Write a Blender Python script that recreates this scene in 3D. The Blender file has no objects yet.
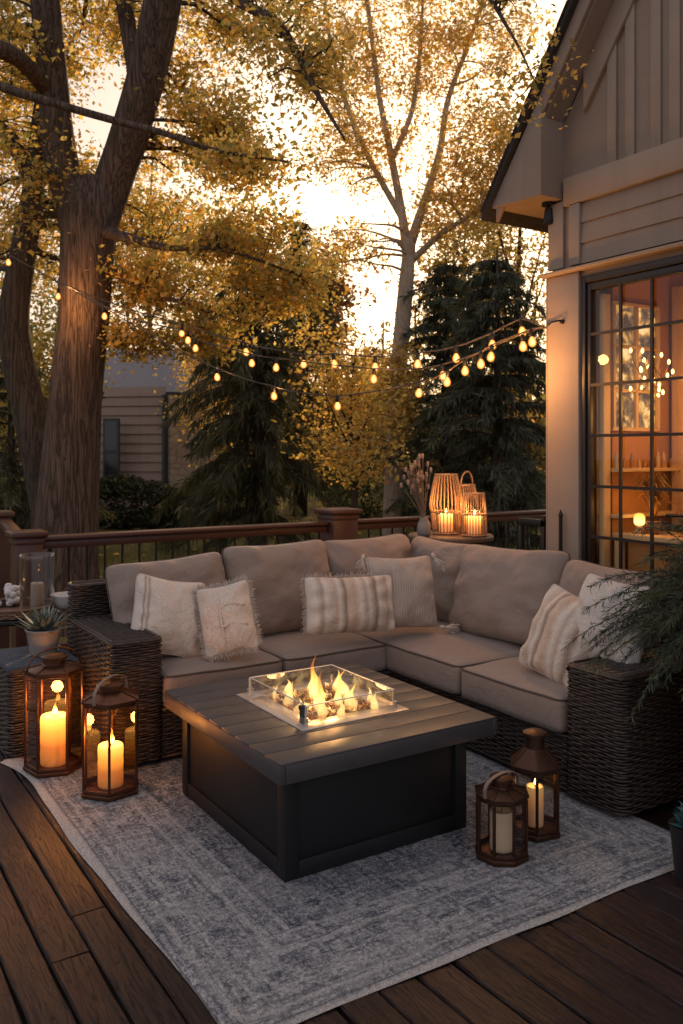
import bpy, bmesh, math, random
import numpy as np
from mathutils import Vector, Matrix, noise as mn

random.seed(7)
rng = np.random.default_rng(11)
PI = math.pi
R = math.radians
scene = bpy.context.scene
COL = scene.collection

# ------------------------------------------------------------------ camera frame
TH = R(32.5)                      # yaw of the view to the right of +Y
HC = 1.6                          # eye height above the deck
FPX = 860.0
FW = np.array([math.sin(TH), math.cos(TH), 0.0])
RT = np.array([math.cos(TH), -math.sin(TH), 0.0])


def at(px, py, d):
    """World point seen at photograph column px, row py, d metres in front."""
    p = FW * d + RT * ((px - 341.5) / FPX * d)
    return np.array([p[0], p[1], HC + (450.0 - py) * d / FPX])


cam = bpy.data.cameras.new("camera")
cam.sensor_fit = 'VERTICAL'
cam.sensor_height = 36.0
cam.sensor_width = 24.0
cam.lens = FPX / 1024 * 36.0
cam.shift_y = -62.0 / 1024
cam.clip_end = 400
cam.clip_start = 0.05
cam.dof.use_dof = True
cam.dof.focus_distance = 3.9
cam.dof.aperture_fstop = 4.5
co = bpy.data.objects.new("camera", cam)
COL.objects.link(co)
co.location = (0, 0, HC)
co.rotation_euler = (PI / 2, 0, -TH)
scene.camera = co

# ------------------------------------------------------------------ mesh helpers


class MB:
    def __init__(self):
        self.v = []          # list of (n,3) arrays
        self.f = []          # list of face tuples
        self.c = []          # optional colours
        self.n = 0

    def add(self, verts, faces, col=None):
        verts = np.asarray(verts, dtype=float).reshape(-1, 3)
        o = self.n
        self.v.append(verts)
        self.f.extend([tuple(i + o for i in f) for f in faces])
        self.n += len(verts)
        if col is not None:
            self.c.append(np.tile(np.asarray(col, float), (len(verts), 1)))
        return self

    def box(self, x0, x1, y0, y1, z0, z1, col=None):
        v = [(x0, y0, z0), (x1, y0, z0), (x1, y1, z0), (x0, y1, z0), (x0, y0, z1), (x1, y0, z1), (x1, y1, z1), (x0, y1, z1)]
        return self.add(v, [(0, 3, 2, 1), (4, 5, 6, 7), (0, 1, 5, 4), (1, 2, 6, 5), (2, 3, 7, 6), (3, 0, 4, 7)], col)

    def bar(self, a, b, w, h=None, up=(0, 0, 1)):
        """Rectangular bar from a to b."""
        h = w if h is None else h
        a = np.asarray(a, float); b = np.asarray(b, float)
        t = b - a; t /= np.linalg.norm(t)
        up = np.asarray(up, float)
        if abs(np.dot(up, t)) > .95:
            up = np.array([1.0, 0, 0])
        s = np.cross(t, up); s /= np.linalg.norm(s)
        u = np.cross(s, t)
        v = []
        for p in (a, b):
            for i, j in ((-1, -1), (1, -1), (1, 1), (-1, 1)):
                v.append(p + s * i * w / 2 + u * j * h / 2)
        return self.add(v, [(3, 2, 1, 0), (4, 5, 6, 7), (0, 1, 5, 4), (1, 2, 6, 5), (2, 3, 7, 6), (3, 0, 4, 7)])

    def prism(self, poly, ax, a, b):
        """Polygon (list of 2D) extruded along axis ax from a to b."""
        n = len(poly)
        v = []
        for w in (a, b):
            for p in poly:
                q = list(p); q.insert(ax, w); v.append(q)
        f = [tuple(range(n))[::-1], tuple(range(n, 2 * n))]
        for i in range(n):
            j = (i + 1) % n
            f.append((i, j, n + j, n + i))
        return self.add(v, f)

    def tube(self, pts, rad, n=8, closed=False, caps=True):
        pts = np.asarray(pts, float)
        m = len(pts)
        rad = np.full(m, rad) if np.isscalar(rad) else np.asarray(rad, float)
        if closed:
            tan = np.roll(pts, -1, 0) - np.roll(pts, 1, 0)
        else:
            tan = np.gradient(pts, axis=0)
        tan /= np.maximum(np.linalg.norm(tan, axis=1, keepdims=True), 1e-9)
        ref = np.array([0, 0, 1.0]) if abs(tan[0, 2]) < .9 else np.array([1.0, 0, 0])
        s = np.cross(tan[0], ref); s /= np.linalg.norm(s)
        S = np.zeros_like(pts)
        for i in range(m):
            s = s - tan[i] * np.dot(s, tan[i])
            s /= max(np.linalg.norm(s), 1e-9)
            S[i] = s
        U = np.cross(S, tan)
        a = np.arange(n) * 2 * PI / n
        V = (pts[:, None, :] + rad[:, None, None] * (np.cos(a)[None, :, None] * S[:, None, :] + np.sin(a)[None, :, None] * U[:, None, :])).reshape(-1, 3)
        f = []
        for i in range(m if closed else m - 1):
            i2 = (i + 1) % m
            for j in range(n):
                k = (j + 1) % n
                f.append((i * n + j, i * n + k, i2 * n + k, i2 * n + j))
        if caps and not closed:
            f.append(tuple(range(n))[::-1])
            f.append(tuple((m - 1) * n + j for j in range(n)))
        return self.add(V, f)

    def lathe(self, prof, n=24, c=(0, 0, 0), cap=False, rot=0.0):
        m = len(prof)
        V = []
        for r, z in prof:
            for j in range(n):
                a = 2 * PI * j / n + rot
                V.append((c[0] + r * math.cos(a), c[1] + r * math.sin(a), c[2] + z))
        f = []
        for i in range(m - 1):
            for j in range(n):
                k = (j + 1) % n
                f.append((i * n + j, i * n + k, (i + 1) * n + k, (i + 1) * n + j))
        if cap:
            f.append(tuple(range(n))[::-1])
            f.append(tuple((m - 1) * n + j for j in range(n)))
        return self.add(V, f)

    def build(self, name, mat, parent=None, smooth=False, bevel=0, seg=2, loc=None, rot=None, angle=35):
        me = bpy.data.meshes.new(name)
        V = np.concatenate(self.v) if self.v else np.zeros((0, 3))
        me.from_pydata(V.tolist() if len(V) < 4000 else V, [], self.f)
        if self.c:
            C = np.concatenate(self.c)
            if C.shape[1] == 3:
                C = np.hstack([C, np.ones((len(C), 1))])
            at_ = me.attributes.new('Col', 'FLOAT_COLOR', 'POINT')
            at_.data.foreach_set('color', C.astype(np.float32).ravel())
        if bevel:
            bm = bmesh.new(); bm.from_mesh(me)
            bm.normal_update()
            es = [e for e in bm.edges if len(e.link_faces) == 2 and e.calc_face_angle(0) > R(30)]
            bmesh.ops.bevel(bm, geom=es, offset=bevel, segments=seg, affect='EDGES', profile=.5, clamp_overlap=True)
            bm.to_mesh(me); bm.free()
        if smooth or bevel:
            me.polygons.foreach_set('use_smooth', [True] * len(me.polygons))
            if bevel or smooth == 'auto':
                me.set_sharp_from_angle(angle=R(angle))
        me.materials.append(mat)
        me.update()
        o = bpy.data.objects.new(name, me)
        COL.objects.link(o)
        if parent is not None:
            o.parent = parent
        if loc is not None:
            o.location = loc
        if rot is not None:
            o.rotation_euler = rot
        return o


def quads_obj(name, V, C, mat, parent=None):
    """Many separate quads, V (n,4,3), colour per quad C (n,3)."""
    n = len(V)
    me = bpy.data.meshes.new(name)
    me.vertices.add(n * 4); me.loops.add(n * 4); me.polygons.add(n)
    me.vertices.foreach_set('co', V.astype(np.float32).ravel())
    idx = np.arange(n * 4, dtype=np.int32)
    me.loops.foreach_set('vertex_index', idx)
    me.polygons.foreach_set('loop_start', np.arange(n, dtype=np.int32) * 4)
    me.update(calc_edges=True)
    C4 = np.hstack([C, np.ones((n, 1))])
    a = me.attributes.new('Col', 'FLOAT_COLOR', 'POINT')
    a.data.foreach_set('color', np.repeat(C4, 4, 0).astype(np.float32).ravel())
    me.materials.append(mat)
    o = bpy.data.objects.new(name, me)
    COL.objects.link(o)
    if parent is not None:
        o.parent = parent
    return o


def tag(o, label=None, cat=None, group=None, kind=None):
    if label: o['label'] = label
    if cat: o['category'] = cat
    if group: o['group'] = group
    if kind: o['kind'] = kind
    return o


def empty(name, loc, label, cat, rz=0.0, group=None):
    o = bpy.data.objects.new(name, None)
    o.empty_display_size = .1
    COL.objects.link(o)
    o.location = tuple(float(c) for c in loc)
    o.rotation_euler = (0, 0, rz)
    return tag(o, label, cat, group)


def spline(pts, n):
    """Catmull-Rom through pts, n samples per span."""
    P = np.asarray(pts, float)
    P = np.vstack([2 * P[0] - P[1], P, 2 * P[-1] - P[-2]])
    out = []
    for i in range(1, len(P) - 2):
        p0, p1, p2, p3 = P[i - 1:i + 3]
        for k in range(n):
            t = k / n
            out.append(.5 * ((2 * p1) + (-p0 + p2) * t + (2 * p0 - 5 * p1 + 4 * p2 - p3) * t * t + (-p0 + 3 * p1 - 3 * p2 + p3) * t ** 3))
    out.append(P[-2])
    return np.array(out)


# ------------------------------------------------------------------ materials


class NT:
    def __init__(self, name):
        self.m = bpy.data.materials.new(name)
        self.m.use_nodes = True
        self.t = self.m.node_tree
        self.t.nodes.clear()
        self.out = self.t.nodes.new('ShaderNodeOutputMaterial')

    def n(self, typ, **kw):
        nd = self.t.nodes.new('ShaderNode' + typ)
        for k, v in kw.items():
            if k in ('ins',):
                continue
            setattr(nd, k, v)
        for k, v in (kw.get('ins') or {}).items():
            self.set(nd, k, v)
        return nd

    def set(self, nd, k, v):
        s = nd.inputs[k]
        if isinstance(v, bpy.types.NodeSocket):
            self.t.links.new(v, s)
        elif isinstance(v, bpy.types.Node):
            self.t.links.new(v.outputs[0], s)
        else:
            s.default_value = (*v, 1.0) if (isinstance(v, (tuple, list)) and len(v) == 3 and s.type == 'RGBA') else v

    def noise(self, vec, scale=5, detail=4, rough=.6, dist=0.0):
        nd = self.n('TexNoise', ins={'Scale': scale, 'Detail': detail, 'Roughness': rough, 'Distortion': dist})
        if vec is not None:
            self.set(nd, 'Vector', vec)
        return nd.outputs['Fac']

    def coord(self, scale=(1, 1, 1), rot=(0, 0, 0), kind='Object', loc=(0, 0, 0)):
        tc = self.n('TexCoord')
        mp = self.n('Mapping', ins={'Scale': scale, 'Rotation': rot, 'Location': loc})
        self.t.links.new(tc.outputs[kind], mp.inputs['Vector'])
        return mp.outputs['Vector']

    def ramp(self, fac, stops, interp='LINEAR'):
        nd = self.n('ValToRGB')
        cr = nd.color_ramp
        cr.interpolation = interp
        while len(cr.elements) < len(stops):
            cr.elements.new(.5)
        for e, (p, c) in zip(cr.elements, stops):
            e.position = p
            e.color = (*c, 1) if not np.isscalar(c) else (c, c, c, 1)
        self.set(nd, 'Fac', fac)
        return nd.outputs['Color']

    def mix(self, a, b, fac=.5, mode='MIX'):
        nd = self.n('Mix', data_type='RGBA', blend_type=mode)
        self.set(nd, 0, fac); self.set(nd, 6, a); self.set(nd, 7, b)
        return nd.outputs[2]

    def math(self, op, a, b=0.0, c=None):
        nd = self.n('Math', operation=op)
        self.set(nd, 0, a); self.set(nd, 1, b)
        if c is not None:
            self.set(nd, 2, c)
        return nd.outputs[0]

    def bump(self, h, strength=.3, dist=.01, normal=None):
        nd = self.n('Bump', ins={'Strength': strength, 'Distance': dist, 'Height': h})
        if normal is not None:
            self.set(nd, 'Normal', normal)
        return nd.outputs[0]

    def bsdf(self, **kw):
        nd = self.n('BsdfPrincipled')
        for k, v in kw.items():
            self.set(nd, k.replace('_', ' '), v)
        return nd

    def done(self, shader):
        self.t.links.new(shader.outputs[0] if isinstance(shader, bpy.types.Node) else shader, self.out.inputs['Surface'])
        return self.m


def m_plain(name, col, rough=.6, metal=0.0, var=.25, scale=8, bump=.15, bscale=60, bdist=.004, spec=.5):
    t = NT(name)
    v = t.coord()
    n1 = t.noise(v, scale, 5)
    c = t.mix(tuple(x * (1 - var) for x in col), tuple(min(1, x * (1 + var)) for x in col), n1)
    b = t.bump(t.noise(v, bscale, 4), bump, bdist)
    rr = t.math('MULTIPLY_ADD', n1, .2, rough - .1)
    return t.done(t.bsdf(Base_Color=c, Roughness=rr, Metallic=metal, Normal=b, Specular_IOR_Level=spec))


def m_deck():
    t = NT('deck_wood')
    a = t.n('Attribute', attribute_name='Col')
    base = a.outputs['Color']
    off = t.n('VectorMath', operation='SCALE'); t.set(off, 0, base); t.set(off, 'Scale', 400.0)
    tc = t.n('TexCoord')
    add = t.n('VectorMath', operation='ADD'); t.set(add, 0, tc.outputs['Object']); t.set(add, 1, off.outputs[0])
    mp = t.n('Mapping', ins={'Scale': (1, .07, 1)}); t.set(mp, 'Vector', add.outputs[0])
    g = t.noise(mp.outputs[0], 85, 7, .7, .8)
    g2 = t.noise(mp.outputs[0], 14, 4, .6, 1.2)
    w = t.noise(t.coord((1, .5, 1)), 3.2, 5, .6)
    c = t.mix(base, t.mix(base, (1, 1, 1), .0), 0)
    c = t.mix(base, (.35, .33, .33), t.ramp(g, [(.36, (.9,) * 3), (.62, (0, 0, 0))]), 'MULTIPLY')
    c = t.mix(c, (.012, .008, .007), t.ramp(g2, [(.52, (0,) * 3), (.72, (.75,) * 3)]))
    c = t.mix(c, (.052, .034, .033), t.ramp(w, [(.5, (0,) * 3), (.8, (.4,) * 3)]))
    crk = t.noise(mp.outputs[0], 30, 5, .6, 2.5)
    crk = t.ramp(t.math('ABSOLUTE', t.math('SUBTRACT', crk, .5)), [(0, (1,) * 3), (.018, (0,) * 3)])
    c = t.mix(c, (.008, .005, .004), t.math('MULTIPLY', crk, .7))
    h = t.math('ADD', t.math('MULTIPLY', g, .6), t.math('MULTIPLY_ADD', g2, .6, t.math('MULTIPLY', crk, -.6)))
    rr = t.ramp(w, [(.3, (.27,) * 3), (.75, (.55,) * 3)])
    return t.done(t.bsdf(Base_Color=c, Roughness=rr, Normal=t.bump(h, .7, .007), Specular_IOR_Level=.3))


def m_rug(x0, x1, y0, y1):
    t = NT('woven_rug')
    tc = t.n('TexCoord')
    sp = t.n('SeparateXYZ'); t.set(sp, 0, tc.outputs['Object'])
    X, Y = sp.outputs[0], sp.outputs[1]
    dx = t.math('MINIMUM', t.math('SUBTRACT', X, x0), t.math('SUBTRACT', x1, X))
    dy = t.math('MINIMUM', t.math('SUBTRACT', Y, y0), t.math('SUBTRACT', y1, Y))
    dd = t.math('MINIMUM', dx, dy)
    v = t.coord()
    wob = t.math('MULTIPLY_ADD', t.noise(v, 9, 3), .03, -.015)
    dw = t.math('ADD', dd, wob)
    cream = (.40, .385, .375); blue = (.075, .082, .10); mid = (.20, .205, .225)
    # fine yarn in two directions
    yarn = t.noise(t.coord((1, .3, 1)), 260, 2, .6)
    yarn2 = t.noise(t.coord((.3, 1, 1)), 240, 3, .7)
    wear = t.noise(v, 4.5, 6, .7)
    wear2 = t.noise(v, 17, 6, .75, .4)
    # old worn drawing: mirrored blotches under a web of wear
    cx, cy = (x0 + x1) / 2, (y0 + y1) / 2
    ax = t.math('ABSOLUTE', t.math('SUBTRACT', X, cx)); ay = t.math('ABSOLUTE', t.math('SUBTRACT', Y, cy))
    cmb = t.n('CombineXYZ', ins={0: ax, 1: ay, 2: 0.0})
    motif = t.noise(cmb.outputs[0], 13, 3, .55, 2.2)
    vor = t.n('TexVoronoi', feature='F1', distance='CHEBYCHEV', ins={'Scale': 9.0, 'Randomness': .9, 'Vector': cmb.outputs[0]})
    rings = t.math('SINE', t.math('MULTIPLY_ADD', vor.outputs['Distance'], 26.0, t.math('MULTIPLY', wear2, 7.0)))
    side = t.math('LESS_THAN', dx, dy)
    dash = t.mix(t.noise(t.coord((.22, 1, 1)), 125, 4, .75), t.noise(t.coord((1, .22, 1)), 125, 4, .75), side)
    blotch = t.noise(t.coord((.8, 1, 1)), 80, 6, .85, .2)
    blotch = t.math('MULTIPLY_ADD', dash, .55, t.math('MULTIPLY_ADD', blotch, .75, -.15))
    blotch2 = t.noise(t.coord((1, .7, 1), loc=(3, 1, 0)), 140, 3, .75)
    fld = t.math('ADD', t.math('MULTIPLY_ADD', motif, .34, .04), t.math('ADD', t.math('MULTIPLY', blotch, .62), t.math('MULTIPLY_ADD', blotch2, .45, -.24)))
    fld = t.math('ADD', fld, t.math('MULTIPLY', rings, .035))
    field = t.ramp(fld, [(.40, (.038, .048, .068)), (.48, (.12, .132, .16)), (.555, (.27, .275, .29)), (.65, (.47, .46, .45))])
    border = t.ramp(fld, [(.37, (.052, .062, .085)), (.46, (.17, .18, .20)), (.54, (.33, .33, .335)), (.63, (.50, .49, .475))])
    inb = t.ramp(dw, [(.40, (0,) * 3), (.415, (1,) * 3)])
    c = t.mix(border, field, inb)
    # stripes that part the borders
    for pos, wd, colr, am in ((.052, .006, blue, .55), (.075, .007, (.5, .48, .46), .6), (.105, .005, blue, .5), (.15, .005, (.5, .48, .46), .5), (.20, .004, blue, .35), (.285, .006, blue, .5), (.312, .008, (.5, .48, .46), .6), (.345, .005, blue, .5), (.40, .008, (.48, .46, .45), .5), (.43, .006, blue, .5)):
        k = t.math('LESS_THAN', t.math('ABSOLUTE', t.math('SUBTRACT', dw, pos)), wd)
        k = t.math('MULTIPLY', k, t.math('MULTIPLY', t.ramp(blotch, [(.44, (1,) * 3), (.64, (0.15,) * 3)]), am))
        c = t.mix(c, colr, k)
    c = t.mix(c, (.40, .39, .385), t.ramp(wear, [(.46, (0,) * 3), (.72, (.55,) * 3)]))
    edge = t.ramp(dd, [(.012, (1,) * 3), (.022, (.0,) * 3)])
    c = t.mix(c, (.46, .43, .40), edge)
    ed2 = t.math('LESS_THAN', t.math('ABSOLUTE', t.math('SUBTRACT', dd, .026)), .003)
    c = t.mix(c, (.12, .115, .115), t.math('MULTIPLY', ed2, .7))
    yy = t.math('ADD', t.math('MULTIPLY', yarn, .5), t.math('MULTIPLY', yarn2, .5))
    c = t.mix(c, t.ramp(yy, [(.36, (.42, .42, .44)), (.62, (1.25, 1.23, 1.2))]), .9, 'MULTIPLY')
    return t.done(t.bsdf(Base_Color=c, Roughness=.95, Normal=t.bump(yy, .9, .006), Specular_IOR_Level=.1))


def m_wicker():
    t = NT('dark_wicker')
    v = t.coord()
    n1 = t.noise(v, 45, 3)
    n2 = t.noise(v, 7, 3)
    c = t.ramp(n1, [(.3, (.016, .010, .008)), (.55, (.042, .027, .020)), (.75, (.095, .066, .05))])
    c = t.mix(c, (.02, .013, .01), t.math('MULTIPLY', n2, .5))
    return t.done(t.bsdf(Base_Color=c, Roughness=.48, Normal=t.bump(t.noise(v, 260, 2), .3, .002)))


def m_fabric(name, col, var=.10, wscale=420, bump=.25, crease=.25, stripes=None, rib=None):
    t = NT(name)
    v = t.coord()
    n = t.noise(v, 5, 5)
    wv = t.noise(v, wscale, 2)
    c = t.mix(tuple(x * (1 - var) for x in col), tuple(x * (1 + var) for x in col), n)
    if stripes:                                    # (axis, scale, colour stops)
        ax, lo, hi, stops = stripes
        tc = t.n('TexCoord')
        sp = t.n('SeparateXYZ'); t.set(sp, 0, tc.outputs['Object'])
        s = t.math('ADD', sp.outputs[ax], t.math('MULTIPLY_ADD', t.noise(v, 30, 2), .012, -.006))
        f = t.math('DIVIDE', t.math('SUBTRACT', s, lo), hi - lo)
        c = t.mix(c, t.ramp(f, stops, 'LINEAR'), 1.0, 'MULTIPLY')
    h = t.math('MULTIPLY', wv, .5)
    if rib:
        ax, k = rib
        tc = t.n('TexCoord')
        sp = t.n('SeparateXYZ'); t.set(sp, 0, tc.outputs['Object'])
        rb = t.math('SINE', t.math('MULTIPLY', t.math('ADD', sp.outputs[ax], t.math('MULTIPLY', t.noise(v, 14, 2), .008)), k))
        h = t.math('ADD', h, t.math('MULTIPLY', rb, .45))
        c = t.mix(c, (.62, .58, .54), t.math('MULTIPLY_ADD', rb, -.28, .28), 'MULTIPLY')
    c = t.mix(c, t.ramp(wv, [(.3, (.80,) * 3), (.7, (1.12,) * 3)]), .8, 'MULTIPLY')
    cr = t.noise(v, 9, 3, .5, .8)
    rg = t.math('ABSOLUTE', t.math('SUBTRACT', t.noise(v, 5.5, 3, .5, 1.6), .5))
    rg = t.ramp(rg, [(0, (0,) * 3), (.05, (.8,) * 3), (.14, (1,) * 3)])
    b0 = t.bump(rg, crease * .9, .012)
    b1 = t.bump(cr, crease, .03, b0)
    b2 = t.bump(h, bump, .003, b1)
    return t.done(t.bsdf(Base_Color=c, Roughness=.9, Normal=b2, Specular_IOR_Level=.15, Sheen_Weight=.15))


def m_glass(name='clear_glass', tint=(1, 1, 1), refl=1.0, rough=.02):
    t = NT(name)
    lw = t.n('LayerWeight', ins={'Blend': .5})
    fr = t.n('Math', operation='MULTIPLY_ADD', ins={0: t.math('POWER', lw.outputs['Facing'], 4.5), 1: .8, 2: .035})
    tr = t.n('BsdfTransparent', ins={'Color': tint})
    gl = t.n('BsdfGlossy', ins={'Roughness': rough, 'Color': (1, 1, 1)})
    mx = t.n('MixShader'); t.set(mx, 0, t.math('MULTIPLY', fr.outputs[0], refl)); t.set(mx, 1, tr.outputs[0]); t.set(mx, 2, gl.outputs[0])
    return t.done(mx)


def m_emit(name, col, s):
    t = NT(name)
    return t.done(t.n('Emission', ins={'Color': col, 'Strength': s}))


def m_flame(name, zlo, zhi, strength=6, opac=.85):
    t = NT(name)
    tc = t.n('TexCoord')
    sp = t.n('SeparateXYZ'); t.set(sp, 0, tc.outputs['Object'])
    f = t.math('DIVIDE', t.math('SUBTRACT', sp.outputs[2], zlo), zhi - zlo)
    col = t.ramp(f, [(0, (1, .50, .14)), (.3, (1, .66, .25)), (.7, (1, .5, .09)), (1, (1, .28, .03))])
    lw = t.n('LayerWeight', ins={'Blend': .35})
    fac = t.math('SUBTRACT', 1.0, lw.outputs['Facing'])
    al = t.math('MULTIPLY', t.math('POWER', fac, 1.1), t.ramp(f, [(0, (.5,) * 3), (.25, (opac,) * 3), (.8, (opac * .8,) * 3), (1, (.15,) * 3)]))
    em = t.n('Emission', ins={'Color': col, 'Strength': strength})
    tr = t.n('BsdfTransparent')
    mx = t.n('MixShader'); t.set(mx, 0, al); t.set(mx, 1, tr.outputs[0]); t.set(mx, 2, em.outputs[0])
    return t.done(mx)


def m_wax(name, h, glow=1.0, col=(.8, .62, .40)):
    t = NT(name)
    tc = t.n('TexCoord')
    sp = t.n('SeparateXYZ'); t.set(sp, 0, tc.outputs['Object'])
    f = t.math('DIVIDE', sp.outputs[2], h)
    e = t.ramp(f, [(.0, (.05, .010, .001)), (.4, (.24, .055, .006)), (.72, (.75, .27, .04)), (.9, (1.0, .48, .10)), (1, (1.0, .6, .18))])  # flame light through the wax, put in as an emission gradient
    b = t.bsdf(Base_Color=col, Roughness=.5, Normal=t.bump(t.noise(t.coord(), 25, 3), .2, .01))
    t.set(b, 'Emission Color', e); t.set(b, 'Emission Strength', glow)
    t.set(b, 'Subsurface Weight', .3); t.set(b, 'Subsurface Radius', (.03, .015, .006))
    return t.done(b)


def m_leaf(name, trans=.5):
    t = NT(name)
    a = t.n('Attribute', attribute_name='Col')
    d = t.n('BsdfDiffuse', ins={'Color': a.outputs['Color']})
    tl = t.n('BsdfTranslucent'); t.set(tl, 'Color', t.mix(a.outputs['Color'], (1.0, .80, .42), .55, 'MULTIPLY'))
    t.set(tl, 'Color', t.mix(a.outputs['Color'], (1.35, 1.25, .9), 1.0, 'MULTIPLY'))
    mx = t.n('MixShader', ins={0: trans}); t.set(mx, 1, d.outputs[0]); t.set(mx, 2, tl.outputs[0])
    gl = t.n('BsdfGlossy', ins={'Roughness': .5, 'Color': (1, 1, 1)})
    m2 = t.n('MixShader', ins={0: .03}); t.set(m2, 1, mx.outputs[0]); t.set(m2, 2, gl.outputs[0])
    return t.done(m2)


def m_bark(name, dark, light, scale=1.0, depth=1.0):
    t = NT(name)
    v = t.coord((1, 1, .085))
    rid = t.noise(v, 24 * scale, 4, .55, 1.1)
    rid2 = t.noise(t.coord((1, 1, .16)), 50 * scale, 4, .6, .8)
    fine = t.noise(t.coord((1, 1, .5)), 90 * scale, 4)
    big = t.noise(t.coord((1, 1, .5)), 2.2, 4)
    r1 = t.math('ABSOLUTE', t.math('SUBTRACT', t.noise(t.coord((1, 1, .075)), 21 * scale, 3, .55, .45), .5))
    fur = t.ramp(t.math('MULTIPLY', t.math('ADD', r1, t.math('MULTIPLY', rid, .06)), 4.5), [(.10, (0,) * 3), (.38, (.75,) * 3), (.8, (1,) * 3)])
    h = t.math('ADD', t.math('MULTIPLY', fur, .55), t.math('ADD', t.math('MULTIPLY', rid2, .5), t.math('MULTIPLY', fine, .2)))
    c = t.ramp(h, [(.25, dark), (.62, tuple((a + b) / 2 for a, b in zip(dark, light))), (1.0, light)])
    c = t.mix(c, tuple(q * .6 for q in light), t.ramp(big, [(.45, (0,) * 3), (.75, (.5,) * 3)]))
    return t.done(t.bsdf(Base_Color=c, Roughness=.92, Normal=t.bump(h, .85 * depth, .035 * depth), Specular_IOR_Level=.2))


def m_siding(name, col):
    t = NT(name)
    v = t.coord((.3, .3, 1))
    n = t.noise(v, 6, 5)
    c = t.mix(tuple(x * .82 for x in col), tuple(x * 1.1 for x in col), n)
    g = t.noise(t.coord((.2, .2, 2)), 50, 4)
    st = t.noise(t.coord((3, 3, .2)), 2.5, 4)
    c = t.mix(c, tuple(x * .6 for x in col), t.ramp(st, [(.5, (0,) * 3), (.85, (.5,) * 3)]))
    return t.done(t.bsdf(Base_Color=c, Roughness=.62, Normal=t.bump(g, .12, .004), Specular_IOR_Level=.3))


def m_ground():
    t = NT('lawn')
    v = t.coord()
    n1 = t.noise(v, .7, 6, .6)
    n2 = t.noise(v, 30, 4, .7)
    n3 = t.noise(v, 8, 5, .7)
    c = t.ramp(n2, [(.3, (.09, .095, .03)), (.7, (.26, .24, .09))])
    c = t.mix(c, (.40, .26, .10), t.ramp(n3, [(.5, (0,) * 3), (.68, (.85,) * 3)]))
    c = t.mix(c, (.18, .13, .08), t.ramp(n1, [(.45, (0,) * 3), (.7, (.7,) * 3)]))
    return t.done(t.bsdf(Base_Color=c, Roughness=1.0, Normal=t.bump(n2, .8, .08), Specular_IOR_Level=.1))


def m_stone(name):
    t = NT(name)
    v = t.coord((1, 1, 1.8))
    vor = t.n('TexVoronoi', feature='F1', ins={'Scale': 2.6, 'Vector': v})
    ed = t.n('TexVoronoi', feature='DISTANCE_TO_EDGE', ins={'Scale': 2.6, 'Vector': v})
    c = t.mix((.50, .41, .34), (.68, .58, .49), vor.outputs['Color'])
    c = t.mix((.36, .31, .27), c, t.ramp(ed.outputs['Distance'], [(0, (0,) * 3), (.08, (1,) * 3)]))
    return t.done(t.bsdf(Base_Color=c, Roughness=.9, Normal=t.bump(ed.outputs['Distance'], .6, .05)))


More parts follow.
